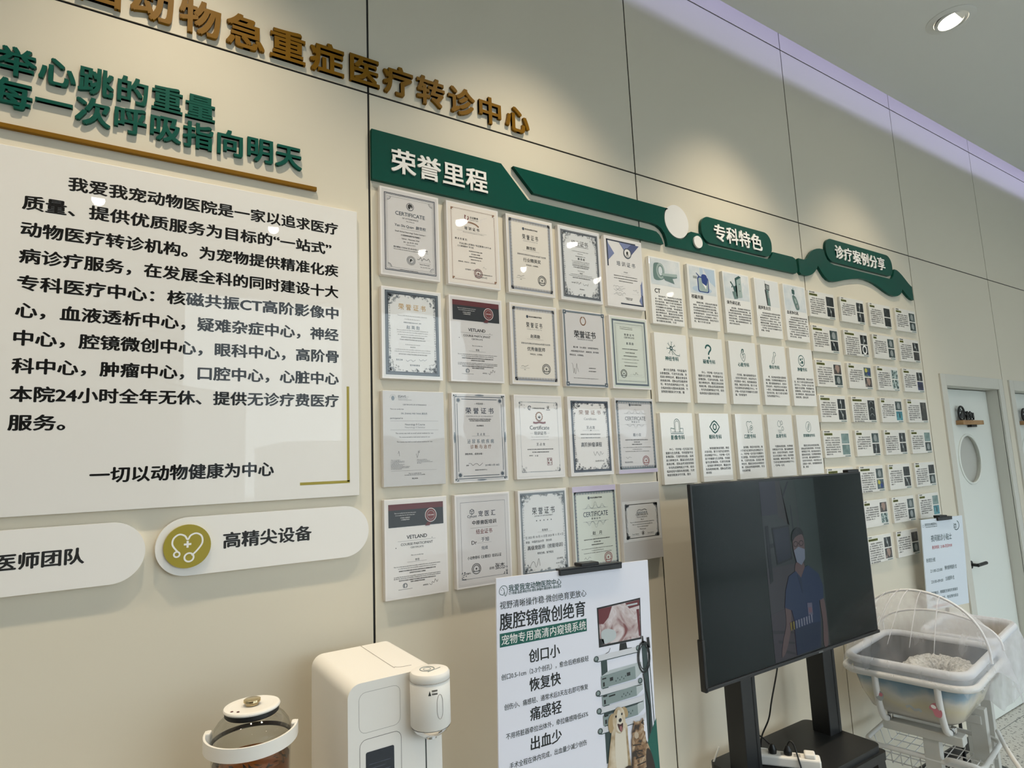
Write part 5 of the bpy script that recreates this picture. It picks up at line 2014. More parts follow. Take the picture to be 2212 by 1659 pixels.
# mast and shelves
Q([(.588, 1.176), (.612, 1.176), (.612, 0.88), (.588, 0.88)], M_EQD, 2)
Q([(.758, 1.188), (.780, 1.190), (.784, 0.85), (.760, 0.85)], M_EQD, 2)
Q([(.786, 1.188), (.789, 1.188), (.793, 0.90), (.790, 0.90)], M_EQD, 2)
for zz in (1.176, 1.078, 1.028, .972):
    Q([(.570, zz + .012), (.748, zz + .008), (.756, zz + .014), (.756, zz - .002), (.748, zz - .008), (.570, zz - .006)], M_EQW, 4)
    sp.stroke([PP(.572, zz - .006), PP(.748, zz - .009)], .0022, M_EQD, 5)
    for xx in (.570, .742):
        u, v = PP(xx, zz + .003)
        if xx < .7 or zz > 1.07:
            sp.ell(u, v, .0095, .0085, M_EQD, 6, 16)
            sp.ell(u - .001, v - .001, .006, .0055, M_EQ, 7, 12)
for zz, dp in ((1.092, 0), (1.042, 1), (.986, 2)):
    hgt = .036 if dp == 0 else .030
    Q([(.584, zz + hgt - .002), (.724, zz + hgt), (.752, zz + hgt + .008), (.620, zz + hgt + .009)], M_EQ2 if dp == 0 else M_EQD, 3)
    Q([(.724, zz + hgt), (.752, zz + hgt + .008), (.752, zz + .012), (.724, zz - .001)], M_EQ2, 5)
    Q([(.584, zz + hgt - .002), (.724, zz + hgt), (.724, zz - .001), (.584, zz)], M_EQ, 6)
    Q([(.590, zz + .016), (.597, zz + .016), (.597, zz + .004), (.590, zz + .004)], M_PK, 7)
    for k, (xx, ww) in enumerate(((.618, .013), (.688, .014)) if dp == 0 else ((.610, .026),)):
        Q([(xx, zz + .024), (xx + ww, zz + .024), (xx + ww, zz + (.014 if dp == 0 else .020)), (xx, zz + (.014 if dp == 0 else .020))], M_PK, 7)
    for k in range(6):
        u, v = PP(.642 + k * .008 + (.02 if dp else 0), zz + .010 + (k % 2) * .006)
        sp.ell(u, v, .0018, .0026, M_EQD, 7, 8)
    Q([(.588, zz + .028), (.604, zz + .028), (.604, zz + .024), (.588, zz + .024)], M_PK, 7)
for rr_, ww in ((.030, .0055), (.024, .003)):
    u, v = PP(.764, 1.148)
    sp.ring(u, v, rr_ * .85, ww, M_PK, 8, 30, ry=.046 * rr_ / .030)
Q([(.762, 1.212), (.766, 1.212), (.768, 1.186), (.760, 1.186)], M_PK, 8)
Q([(.782, 1.204), (.792, 1.204), (.794, 1.170), (.782, 1.174)], M_PK, 8)
sp.stroke([PP(*p) for p in ((.756, 1.100), (.762, 1.06), (.776, 1.00), (.770, .92))], .004, M_PK, 8)
Q([(.800, .958), (.804, .62), (.66, .62), (.690, .80)], M_PG, 3)
# dog
FUR = noise_mat('dog_fur_print', [(0.35, (0.34, 0.24, 0.13)), (0.6, (0.62, 0.52, 0.38)), (0.75, (0.70, 0.63, 0.52))], 22, 3, .5, seed=4)
FURD = mat('dog_ear_print', (0.42, 0.30, 0.16), .5)
FURL = mat('dog_chest_print', (0.70, 0.64, 0.54), .5)
sp.poly(smooth2([PP(*p) for p in ((.622, .975), (.604, .930), (.588, .860), (.570, .800), (.566, .740), (.690, .730), (.688, .800), (.680, .870), (.676, .930), (.672, .975))]), FUR, 9)
sp.poly(smooth2([PP(*p) for p in ((.630, .965), (.622, .900), (.628, .830), (.650, .800), (.668, .850), (.668, .920), (.664, .965))]), FURL, 10)
sp.poly(smooth2([PP(*p) for p in ((.622, 1.012), (.606, 1.006), (.600, .985), (.606, .962), (.618, .966), (.624, .985))]), FURD, 11)
sp.poly(smooth2([PP(*p) for p in ((.662, 1.022), (.676, 1.016), (.682, 1.000), (.678, .990), (.668, .992), (.660, 1.004))]), FURD, 11)
sp.poly(smooth2([PP(*p) for p in ((.640, 1.026), (.624, 1.014), (.618, .990), (.624, .966), (.640, .952), (.656, .954), (.668, .972), (.668, 1.000), (.660, 1.020))]), FUR, 12)
sp.poly(smooth2([PP(*p) for p in ((.640, 1.016), (.634, .990), (.632, .966), (.646, .954), (.658, .964), (.656, .990), (.650, 1.014))]), FURL, 13)
for xx, zz in ((.632, 1.002), (.656, 1.004)):
    u, v = PP(xx, zz)
    sp.ell(u, v, .0034, .0036, M_PK, 14, 12)
u, v = PP(.648, .988)
sp.ell(u, v, .0062, .0056, M_PK, 14, 14)
sp.poly(smooth2([PP(*p) for p in ((.636, .980), (.648, .976), (.658, .978), (.656, .962), (.650, .954), (.642, .962))]), mat('dog_mouth_print', (0.05, 0.015, 0.015), .5), 14)
sp.poly(smooth2([PP(*p) for p in ((.644, .970), (.652, .970), (.653, .960), (.649, .955), (.645, .961))]), mat('dog_tongue_print', (0.35, 0.14, 0.14), .5), 15)
# cat
CAT = noise_mat('cat_fur_print', [(0.36, (0.035, 0.022, 0.015)), (0.5, (0.28, 0.16, 0.08)), (0.66, (0.50, 0.38, 0.26))], 30, 3, .5, seed=6, dist=1.5)
CATD = mat('cat_dark_print', (0.035, 0.025, 0.02), .5)
CATL = mat('cat_light_print', (0.52, 0.42, 0.32), .5)
sp.poly(smooth2([PP(*p) for p in ((.694, .930), (.688, .880), (.684, .830), (.690, .770), (.780, .770), (.776, .820), (.764, .870), (.748, .910), (.742, .935))]), CAT, 16)
sp.poly(smooth2([PP(*p) for p in ((.764, .870), (.748, .880), (.742, .840), (.750, .800), (.778, .800), (.776, .830))]), CATD, 17)
sp.poly(smooth2([PP(*p) for p in ((.704, .965), (.696, .950), (.692, .938), (.698, .924), (.716, .918), (.736, .926), (.742, .944), (.736, .960), (.720, .968))]), CAT, 18)
Q([(.724, .962), (.740, .974), (.744, .950)], CAT, 19)
Q([(.729, .961), (.739, .970), (.741, .953)], CATD, 20)
Q([(.700, .960), (.702, .974), (.712, .966)], CAT, 19)
sp.poly(smooth2([PP(*p) for p in ((.700, .934), (.704, .922), (.716, .922), (.716, .934), (.706, .940))]), CATL, 20)
for xx, zz in ((.702, .944), (.716, .947)):
    u, v = PP(xx, zz)
    sp.ell(u, v, .0028, .0024, CATD, 21, 10)
for k in range(5):
    sp.stroke([PP(.692 + k * .004, .905 - k * .020), PP(.726 + k * .005, .900 - k * .018)], .0035, CATD, 19)
u, v = PP(.668, .842)
sp.ell(u, v, .018, .012, CATD, 22, 16)
sp.build('printed_picture', t, 0, 0, 0)


def stand(name, lab, x, y, zt, yaw, clipw, roll, tilt=0.0, post_y=0.030, back=.06):
    s = thing(name, lab, 'stand', (x, y, 0), (0, 0, yaw), group='black poster stands')
    bm = B()
    box(bm, -.14, .14, -.10, back, 0, .012, bev=.003)
    obj('base_plate', bm, M_BLACKP, s)
    bm = B()
    tube(bm, [(0, post_y, .012), (0, post_y, zt * .5), (0, post_y + tilt, zt - .004)], .009, 14)
    obj('pole', bm, M_BLACKP, s, smooth=40)
    bm = B()
    box(bm, -clipw / 2, clipw / 2, -.010, -.0004, -.014, .004, bev=.002)
    box(bm, -clipw / 2, clipw / 2, -.010, .014, .0006, .005)
    box(bm, -clipw / 2, clipw / 2, .0056, .014, -.014, .004, bev=.002)
    box(bm, -.035, .035, -.002, .036, .002, .013, bev=.003)
    obj('clamp', bm, M_BLACKP, s, (0, 0, zt), (0, roll, 0))
    return s


cs = stand('poster_stand', 'black floor stand clamping the dog and cat poster at its top edge', 0.5675, -0.33, 1.4487, 0, .243, -ROLL)

# ------------------------------------------------------------------ television on its wheeled stand
TVX, TVZ0, TVZ1, TVY = 1.645, 0.966, 1.673, -0.300
TW = 0.572
t = thing('tv_stand', 'black floor stand with two posts and a shelf under the television', 'stand', (TVX, -0.20, 0))
bm = B()
for s in (-1, 1):
    pass
for s, nm in ((-1, 'post'), (1, 'post')):
    bm = B()
    box(bm, s * .27 - .043, s * .27 + .043, -.040, .040, .55, 1.55, bev=.003)
    p = obj(nm, bm, M_BLACK, t)
    bm = B()
    box(bm, s * .27 + .020, s * .27 + .026, -.0412, -.0395, .60, 1.5)
    obj('groove', bm, mat('groove_black', (0.004, 0.004, 0.004), .6), p)
bm = B()
out = rrect(-.34, -.20, .315, .125, .035, 6)
prism(bm, out, .575, .600, axis='z')
prism(bm, rrect(-.352, -.212, .327, .060, .02, 5), .545, .576, axis='z')
obj('shelf', bm, M_BLACK, t)
for s in (-1, 1):
    bm = B()
    prof = [(-.035, .548), (.020, .548), (.020 + .09, 0.02), (-.035 + .125, .02)]
    prism(bm, [(s * .285 + s * a * 1.0, z) for a, z in prof], -.21, -.13)
    obj('leg', bm, M_BLACK, t)
    bm = B()
    box(bm, s * .385 - .035, s * .385 + .035, -.30, .17, .015, .045, bev=.004)
    obj('foot', bm, M_BLACK, t)
bm = B()
box(bm, -.33, .33, -.050, -.040, 1.12, 1.18)
box(bm, -.33, .33, -.050, -.040, 1.40, 1.46)
obj('mount_rail', bm, M_BLACK, t)

t = thing('television', 'large dark flat television on a stand, a masked person in blue on screen', 'television', (TVX, TVY, TVZ0))
HH = TVZ1 - TVZ0
bm = B()
box(bm, -TW, TW, 0, .016, 0, HH, bev=.003)
box(bm, -TW * .8, TW * .8, .016, .046, .06, .46, bev=.01)
obj('housing', bm, M_BLACKP, t)
bm = B()
box(bm, -TW, TW, -.007, .004, .0, .012, bev=.002)
obj('lower_bezel', bm, M_BLACKP, t)
bm = B()
box(bm, TW - .095, TW - .002, .004, .03, HH - .02, HH + .012, bev=.004)
obj('top_box', bm, M_BLACKP, t)
bm = B()
box(bm, .095, .125, -.0085, -.006, .002, .008)
obj('indicator', bm, mat('indicator_grey', (0.12, 0.13, 0.13), .4), t)
bm = B()
box(bm, -TW - .004, -TW + .01, -.004, .02, -.004, .17, bev=.003)
obj('corner_guard', bm, M_BLACKP, t)
sh = Sheet()
sh.rect(-TW + .009, .007, TW - .009, HH - .014, M_SCREEN, 1)
sh.build('screen', t, 0, HH, 0)


def scr(name, rgb, s=1.0):
    return mat('screen_' + name, (0.003, 0.005, 0.006), .15, spec=.22, emit=srgb(*rgb), emit_s=s * 0.36)


sp = Sheet()


def V_(x, z):
    return (x - TVX, TVZ1 - z)


def SQ(p, m, L):
    sp.poly([V_(*q) for q in p], m, L)


def SS(p, m, L):
    sp.poly(smooth2([V_(*q) for q in p]), m, L)


SQ([(1.467, 1.662), (1.836, 1.662), (1.836, .982), (1.467, .982)], scr('wall', (47, 52, 54)), 2)
SQ([(1.467, 1.662), (1.570, 1.662), (1.570, 1.530), (1.467, 1.530)], scr('cabinet', (42, 42, 55)), 3)
SQ([(1.570, 1.662), (1.600, 1.662), (1.640, 1.48), (1.570, 1.52)], scr('pillar', (52, 50, 52)), 3)
SQ([(1.600, 1.662), (1.700, 1.662), (1.690, 1.44), (1.640, 1.40)], scr('wall_green', (46, 55, 52)), 3)
SQ([(1.700, 1.662), (1.836, 1.662), (1.836, 1.16), (1.72, 1.25)], scr('wall_green2', (43, 56, 53)), 3)
SQ([(1.604, 1.590), (1.612, 1.590), (1.660, 1.655), (1.648, 1.655)], scr('rail', (28, 30, 40)), 4)
SQ([(1.654, 1.56), (1.659, 1.56), (1.664, 1.45), (1.658, 1.45)], scr('rail', (28, 30, 40)), 4)
SQ([(1.467, 1.330), (1.660, 1.330), (1.660, 1.160), (1.467, 1.16)], scr('counter', (56, 54, 60)), 3)
SQ([(1.467, 1.160), (1.600, 1.170), (1.640, .982), (1.467, .982)], scr('floor', (58, 52, 60)), 4)
for k in range(3):
    SQ([(1.470 + k * .03, 1.10 - k * .04), (1.60, 1.075 - k * .04), (1.60, 1.068 - k * .04), (1.470 + k * .03, 1.088 - k * .04)], scr('floor_dark', (44, 40, 48)), 5)
SQ([(1.480, 1.490), (1.500, 1.490), (1.500, 1.28), (1.480, 1.27)], scr('arm', (20, 22, 30)), 5)
SQ([(1.521, 1.480), (1.634, 1.482), (1.636, 1.348), (1.534, 1.336)], scr('monitor_edge', (22, 24, 32)), 6)
SQ([(1.528, 1.473), (1.628, 1.475), (1.629, 1.355), (1.539, 1.344)], scr('monitor', (30, 34, 50)), 7)
SQ([(1.498, 1.420), (1.524, 1.420), (1.524, 1.405), (1.498, 1.405)], scr('arm', (20, 22, 30)), 6)
# person in scrubs
SKIN = scr('skin', (92, 74, 74))
BLU = scr('scrubs', (26, 42, 78))
BLUD = scr('scrubs_dark', (20, 32, 62))
SS([(1.560, 1.180), (1.590, 1.180), (1.585, 1.10), (1.545, 1.02), (1.510, .995), (1.525, 1.05), (1.555, 1.11)], SKIN, 8)
SS([(1.795, 1.170), (1.822, 1.170), (1.830, 1.08), (1.822, .990), (1.792, .990), (1.800, 1.08)], SKIN, 8)
SS([(1.655, 1.330), (1.700, 1.330), (1.715, 1.285), (1.680, 1.262), (1.645, 1.285)], SKIN, 9)
SQ([(1.648, 1.300), (1.600, 1.285), (1.572, 1.235), (1.556, 1.172), (1.598, 1.155), (1.610, 1.110), (1.605, .985), (1.768, .985), (1.785, 1.10), (1.788, 1.165), (1.820, 1.170), (1.826, 1.22), (1.802, 1.272), (1.735, 1.312), (1.712, 1.308), (1.680, 1.270)], BLU, 10)
SQ([(1.605, 1.085), (1.776, 1.085), (1.768, .985), (1.605, .985)], BLUD, 11)
SQ([(1.655, 1.285), (1.680, 1.266), (1.682, 1.210), (1.678, 1.210)], BLUD, 11)
SS([(1.646, 1.400), (1.652, 1.440), (1.686, 1.456), (1.718, 1.440), (1.724, 1.395), (1.716, 1.350), (1.684, 1.325), (1.656, 1.350)], SKIN, 12)
SS([(1.643, 1.415), (1.650, 1.450), (1.684, 1.468), (1.716, 1.455), (1.724, 1.418), (1.712, 1.438), (1.668, 1.432)], scr('hair', (18, 18, 24)), 13)
SQ([(1.648, 1.380), (1.680, 1.392), (1.722, 1.378), (1.718, 1.340), (1.690, 1.318), (1.660, 1.334)], scr('mask', (112, 122, 140)), 14)
for xx in (1.664, 1.702):
    u, v = V_(xx, 1.404)
    sp.ring(u, v, .014, .0028, scr('glasses', (30, 26, 34)), 15, 16, ry=.010)
sp.stroke([V_(1.680, 1.405), V_(1.688, 1.405)], .0024, scr('glasses', (30, 26, 34)), 15)
SQ([(1.702, 1.168), (1.735, 1.165), (1.735, 1.118), (1.702, 1.122)], scr('badge', (92, 92, 112)), 12)
SQ([(1.708, 1.150), (1.730, 1.148), (1.730, 1.128), (1.708, 1.130)], scr('badge_pink', (110, 84, 96)), 13)
for k in range(9):
    a = 1.578 + k * .0175
    SQ([(a, 1.112 + k * .001), (a + .011, 1.112 + k * .001), (a + .010, 1.082 + k * .001), (a + .001, 1.082 + k * .001)], scr('tube_yellow' if k < 2 else 'tube_white', (112, 104, 40) if k < 2 else (112, 116, 132)), 13)
sp.build('screen_picture', t, 0, HH, 0)

# power strip on the shelf, with plugs, and the cable coming down from the set
t = thing('power_strip', 'white power strip with two black plugs on the stand shelf', 'power strip', (1.520, -0.275, 0.6005), (0, 0, radians(-53)))
bm = B()
box(bm, -.115, .115, -.029, .029, 0.0, .036, bev=.006)
obj('body', bm, M_PLASTIC, t)
bm = B()
box(bm, .060, .098, -.022, .022, .036, .052, bev=.005)
obj('adapter', bm, M_PLASTIC, t)
bm = B()
for a in (-.055, -.010, .035):
    box(bm, a - .012, a + .012, -.013, .013, .0359, .0363)
obj('sockets', bm, M_LINE, t)
for a, tip, pth in ((-.050, 0, [(-.050, 0, .060), (-.066, .008, .070), (-.085, .012, .085), (-.115, .022, .094)]),
                    (.004, 1, [(.004, 0, .070), (.014, -.002, .085), (.026, -.008, .078), (.036, -.026, .045), (.046, -.042, .004)])):
    bm = B()
    lathe(bm, [(0, .036), (.014, .036), (.016, .050), (.012, .058), (.007, .068), (0, .070)], a, 0, 20)
    pl = obj('plug', bm, M_BLACKP, t, smooth=40)
    bm = B()
    tube(bm, smooth_path(pth, 5), .0030, 8)
    obj('plug_cord', bm, M_BLACKP, pl, smooth=40)
bm = B()
tube(bm, smooth_path([(-.110, .012, .020), (-.15, .03, .012), (-.14, .08, .006), (-.08, .10, .006), (.0, .075, .006), (.06, .055, .006)], 6), .0036, 8)
obj('supply_cord', bm, M_PLASTIC, t, smooth=40)
bm = B()
tube(bm, smooth_path([(1.560, -0.247, 1.0), (1.566, -.235, .93), (1.560, -.20, .80), (1.572, -.17, .72), (1.560, -.14, .65), (1.560, -.13, .604)], 6), .0032, 8)
tag(obj('television_cable', bm, M_BLACKP, smooth=40), 'thin black cable hanging from the television down to the stand shelf', 'cable')
bm = B()
tube(bm, smooth_path([(1.33, -.115, .66), (1.315, -.07, .55), (1.27, -.022, .40), (1.25, -.018, .20), (1.25, -.018, .01)], 6), .0035, 8)
tag(obj('supply_cable', bm, M_PLASTIC, smooth=40), 'pale cable dropping behind the left post of the television stand', 'cable')

# ------------------------------------------------------------------ hospital bassinets
M_TUBE = mat('white_enamel_tube', (0.72, 0.72, 0.71), 0.35)
M_FRAME = mat('grey_white_frame', (0.56, 0.56, 0.53), 0.4)
M_RIM = mat('rim_fabric', (0.66, 0.68, 0.72), .8)
ZR = .83


def ringpts(lx, ly, r, z, n=6):
    return [(a, c, z) for a, c in rrect(-lx, -ly, lx, ly, r, n)]


def loft(bm, rings, closed=True, cap=False):
    vr = [[bm.verts.new(p) for p in r] for r in rings]
    n = len(vr[0])
    for A, Q_ in zip(vr, vr[1:]):
        for k in range(n if closed else n - 1):
            bm.faces.new((A[k], A[(k + 1) % n], Q_[(k + 1) % n], Q_[k]))
    if cap:
        bm.faces.new(vr[-1])
    return vr


def tub_mesh(lx, ly):
    bm = B()
    loft(bm, [ringpts(lx, ly, .07, ZR), ringpts(lx - .006, ly - .006, .07, ZR - .06), ringpts(lx - .022, ly - .024, .07, ZR - .14), ringpts(lx - .045, ly - .05, .07, ZR - .205),
              ringpts(lx - .08, ly - .085, .06, ZR - .232)], cap=True)
    return bm


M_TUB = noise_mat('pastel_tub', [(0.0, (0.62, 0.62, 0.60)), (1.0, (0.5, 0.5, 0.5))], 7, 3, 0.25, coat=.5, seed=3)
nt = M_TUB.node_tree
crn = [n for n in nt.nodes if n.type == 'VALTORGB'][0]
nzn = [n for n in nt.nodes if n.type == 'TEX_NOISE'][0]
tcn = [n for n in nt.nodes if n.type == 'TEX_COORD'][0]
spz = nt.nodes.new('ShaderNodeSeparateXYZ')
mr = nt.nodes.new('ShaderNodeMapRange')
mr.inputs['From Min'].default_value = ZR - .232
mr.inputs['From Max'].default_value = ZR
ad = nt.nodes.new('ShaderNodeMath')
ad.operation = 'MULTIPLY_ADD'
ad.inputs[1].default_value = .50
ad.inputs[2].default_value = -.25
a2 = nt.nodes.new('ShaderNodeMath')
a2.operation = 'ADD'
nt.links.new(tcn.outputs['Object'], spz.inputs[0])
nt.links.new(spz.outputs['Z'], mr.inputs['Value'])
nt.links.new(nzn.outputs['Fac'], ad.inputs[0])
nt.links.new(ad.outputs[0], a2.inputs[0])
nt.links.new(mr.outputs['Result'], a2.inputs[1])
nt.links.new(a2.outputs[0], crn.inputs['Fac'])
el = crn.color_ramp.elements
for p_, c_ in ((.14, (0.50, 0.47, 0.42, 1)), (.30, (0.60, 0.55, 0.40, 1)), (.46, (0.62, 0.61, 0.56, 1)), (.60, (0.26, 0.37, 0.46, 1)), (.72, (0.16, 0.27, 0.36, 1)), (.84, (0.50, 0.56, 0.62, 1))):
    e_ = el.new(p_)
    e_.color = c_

BX, BY, BYAW = 2.505, -0.332, radians(9)
LX, LY = .275, .228
t = thing('bassinet', 'white tube-framed hospital bassinet with printed tub, nearer of two behind the television', 'bassinet', (BX, BY, 0), (0, 0, BYAW), group='bassinets')
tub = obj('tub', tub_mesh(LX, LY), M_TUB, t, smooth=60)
sh = Sheet()
pk = mat('print_pink', (0.50, 0.18, 0.22), .4)
sh.poly(smooth2([(.335, .115), (.352, .108), (.362, .122), (.372, .140), (.366, .160), (.346, .158), (.338, .140), (.326, .132)]), pk, 1)
sh.ell(.342, .124, .010, .007, M_WHITEL, 2, 12, .3)
sh.stroke(smooth2o([(.240, .148), (.256, .142), (.272, .152), (.290, .148), (.296, .156)]), .010, M_GREYP, 1)
sh.ell(.140, .128, .016, .020, M_GREYP, 1, 14)
sh.ell(.144, .122, .008, .008, pk, 2, 10)
me = sh.mesh('printed_figures', -.235, 0, 0)
pf = link_mesh('printed_figures', me, tub, (-LX + .001, 0, ZR - .006), (radians(-11), 0, radians(-90)))
bm = B()
loft(bm, [ringpts(LX - .010, LY - .010, .06, ZR - .004), ringpts(LX - .035, LY - .03, .06, ZR - .09), ringpts(LX - .07, LY - .07, .06, ZR - .19)], cap=True)
obj('liner', bm, mat('slate_liner', (0.026, 0.034, 0.040), .7), t, smooth=60)
bm = B()
tube(bm, ringpts(LX + .004, LY + .004, .075, ZR + .004, 8), .017, 12, closed=True)
obj('padded_rim', bm, M_RIM, t, smooth=60)
bm = B()
tube(bm, ringpts(LX + .022, LY + .022, .085, ZR - .042, 8), .0145, 12, closed=True)
obj('frame_tube', bm, M_TUBE, t, smooth=60)
for sy in (-1, 1):
    for sx in (-1, 1):
        bm = B()
        y = sy * .118 - .01
        tube(bm, smooth_path([(sx * (LX + .022), y, ZR - .042), (sx * (LX + .018), y, ZR - .10), (sx * (LX + .002), y, ZR - .17), (sx * (LX - .03), y, ZR - .232), (sx * (LX - .07), y, ZR - .252)], 5), .0135, 12)
        obj('support_arm', bm, M_TUBE, t, smooth=60)
for sx in (-1, 1):
    xb = -.185 if sx < 0 else .12
    bm = B()
    box(bm, xb - .032, xb + .032, -.175, .125, .535, .572, bev=.003)
    cb = obj('cross_beam', bm, M_FRAME, t)
    bm = B()
    for y in (-.14, .10):
        box(bm, xb - .012, xb + .012, y - .010, y + .010, .572, .600, bev=.003)
    obj('bracket', bm, M_CHROME, cb)
    bm = B()
    if sx < 0:
        box(bm, xb - .024, xb + .024, -.085, -.025, .06, .535, bev=.002)
    else:
        box(bm, xb - .024, xb + .024, -.190, -.130, .06, .600, bev=.002)
    obj('post', bm, M_FRAME, t)
    bm = B()
    box(bm, xb - .025, xb + .025, -.25, .22, .06, .095, bev=.003)
    ft = obj('foot_beam', bm, M_FRAME, t)
    for y in (-.23, .20):
        bm = B()
        lathe(bm, [(0, -.012), (.026, -.012), (.028, -.008), (.028, .008), (.026, .012), (0, .012)], n=24)
        obj('caster', bm, M_BLACKP, ft, (xb, y, .029), (radians(90), 0, 0), smooth=40)
bm = B()
box(bm, -.20, .14, -.02, .02, .10, .13)
obj('spine_beam', bm, M_FRAME, t)
bm = B()
tube(bm, ringpts(.20, .22, .06, .45, 6), .010, 10, closed=True)
for k in range(11):
    y = -.19 + k * .038
    tube(bm, [(-.19, y, .44), (-.18, y, .38), (.18, y, .38), (.19, y, .44)], .0022, 6)
for k in range(5):
    x = -.16 + k * .08
    tube(bm, [(x, -.215, .44), (x, -.20, .38), (x, .20, .38), (x, .215, .44)], .0026, 6)
obj('wire_basket', bm, M_TUBE, t, smooth=60)
bm = B()
tube(bm, smooth_path([(-.19, -.10, .45), (-.22, -.12, .475), (-.22, -.21, .475), (-.19, -.225, .45)], 5), .0095, 10)
tube(bm, smooth_path([(.16, -.215, .50), (.02, -.27, .485), (-.14, -.35, .465), (-.20, -.40, .45), (-.21, -.415, .42)], 5), .0095, 10)
obj('basket_handle', bm, M_TUBE, t, smooth=60)
bm = B()
tube(bm, [(-.30, .05, .33), (-.30, .22, .33)], .006, 8)
for k in range(9):
    y = .055 + k * .020
    tube(bm, [(-.30, y, .33), (-.30, y + .004, .14)], .0022, 6)
tube(bm, [(-.30, .05, .33), (-.19, .05, .33)], .005, 8)
tube(bm, [(-.30, .22, .33), (-.19, .22, .33)], .005, 8)
tube(bm, [(-.30, .05, .14), (-.30, .22, .14), (-.19, .22, .14), (-.19, .05, .14)], .005, 8, closed=True)
obj('side_rack', bm, M_TUBE, t, smooth=60)

# the second bassinet beyond it
B2X, B2Y, B2YAW = 3.085, -.300, radians(9)
t2 = thing('bassinet', 'second white bassinet farther back by the door, wrapped in gathered net', 'bassinet', (B2X, B2Y, 0), (0, 0, B2YAW), group='bassinets')
L2X, L2Y = .235, .150
obj('tub', tub_mesh(L2X, L2Y), mat('clear_pale_tub', (0.62, 0.60, 0.55), .3, coat=.4), t2, smooth=60)
bm = B()
loft(bm, [ringpts(L2X - .010, L2Y - .010, .06, ZR - .004), ringpts(L2X - .03, L2Y - .03, .06, ZR - .09), ringpts(L2X - .06, L2Y - .06, .06, ZR - .19)], cap=True)
obj('liner', bm, mat('beige_liner', (0.52, 0.48, 0.42), .7), t2, smooth=60)
bm = B()
tube(bm, ringpts(L2X + .004, L2Y + .004, .075, ZR + .004, 8), .018, 12, closed=True)
obj('padded_rim', bm, M_RIM, t2, smooth=60)
for xb in (-.12, .12):
    bm = B()
    box(bm, xb - .024, xb + .024, -.03, .03, .06, .60, bev=.002)
    obj('post', bm, M_FRAME, t2)
    bm = B()
    box(bm, xb - .025, xb + .025, -.15, .15, .0, .05, bev=.003)
    obj('foot_beam', bm, M_FRAME, t2)

# fleecy bed inside
bm = B()
rnd = random.Random(8)
nU, nV = 64, 22
grid = []
for i in range(nU):
    a = 2 * pi * i / nU
    row = []
    for j in range(nV):
        p = 2 * pi * j / nV
        r0 = .056 + rnd.uniform(-.009, .009)
        row.append(bm.verts.new(((.112 + r0 * cos(p)) * cos(a) * 1.15, (.100 + r0 * cos(p)) * sin(a), r0 * sin(p) * 1.0 + .062)))
    grid.append(row)
for i in range(nU):
    for j in range(nV):
        bm.faces.new((grid[i][j], grid[(i + 1) % nU][j], grid[(i + 1) % nU][(j + 1) % nV], grid[i][(j + 1) % nV]))
lathe(bm, [(0, .045), (.05, .048), (.12, .04)], n=30, sx=1.1, sy=.85)
fl = obj('fleece_bed', bm, noise_mat('cream_fleece', [(0.35, (0.40, 0.40, 0.38)), (0.62, (0.78, 0.78, 0.76))], 90, 3, .95, bump=.01), None, (BX + .06, BY - .045, ZR - .165), (0, 0, BYAW), smooth=50)
tag(fl, 'cream fleecy pet bed lying inside the nearer bassinet under the net', 'pet bed')


# nets
def gauze(name, lo, hi, split=None):
    net = bpy.data.materials.new(name)
    net.use_nodes = True
    nt = net.node_tree
    b = nt.nodes['Principled BSDF']
    b.inputs['Base Color'].default_value = (0.90, 0.90, 0.94, 1)
    b.inputs['Roughness'].default_value = 0.9
    b.inputs['Specular IOR Level'].default_value = 0.1
    tr = nt.nodes.new('ShaderNodeBsdfTransparent')
    mx = nt.nodes.new('ShaderNodeMixShader')
    tc = nt.nodes.new('ShaderNodeTexCoord')
    mp = nt.nodes.new('ShaderNodeMapping')
    mp.inputs['Scale'].default_value = (1.0, 5.0, 1.5)
    nz = nt.nodes.new('ShaderNodeTexNoise')
    nz.inputs['Scale'].default_value = 4.0
    nz.inputs['Detail'].default_value = 3
    rg = nt.nodes.new('ShaderNodeMapRange')
    rg.inputs['From Min'].default_value = 0.34
    rg.inputs['From Max'].default_value = 0.70
    rg.inputs['To Min'].default_value = lo
    rg.inputs['To Max'].default_value = hi
    tl = nt.nodes.new('ShaderNodeBsdfTranslucent')
    tl.inputs[0].default_value = (0.92, 0.92, 0.96, 1)
    m2 = nt.nodes.new('ShaderNodeMixShader')
    m2.inputs[0].default_value = 0.45
    L = nt.links.new
    L(tc.outputs['Object'], mp.inputs['Vector'])
    L(mp.outputs['Vector'], nz.inputs['Vector'])
    L(nz.outputs['Fac'], rg.inputs['Value'])
    fac = rg.outputs['Result']
    if split:
        # the canopy half of the net is a doubled, denser weave
        x0, x1, dense = split
        sp_ = nt.nodes.new('ShaderNodeSeparateXYZ')
        r3 = nt.nodes.new('ShaderNodeMapRange')
        r3.inputs['From Min'].default_value = x0
        r3.inputs['From Max'].default_value = x1
        r3.inputs['To Min'].default_value = 0.0
        r3.inputs['To Max'].default_value = dense
        ad = nt.nodes.new('ShaderNodeMath')
        ad.operation = 'ADD'
        L(tc.outputs['Object'], sp_.inputs[0])
        L(sp_.outputs['X'], r3.inputs['Value'])
        L(fac, ad.inputs[0])
        L(r3.outputs['Result'], ad.inputs[1])
        fac = ad.outputs[0]
    L(fac, mx.inputs[0])
    L(tr.outputs[0], mx.inputs[1])
    L(b.outputs[0], m2.inputs[1])
    L(tl.outputs[0], m2.inputs[2])
    L(m2.outputs[0], mx.inputs[2])
    L(mx.outputs[0], nt.nodes['Material Output'].inputs[0])
    return net


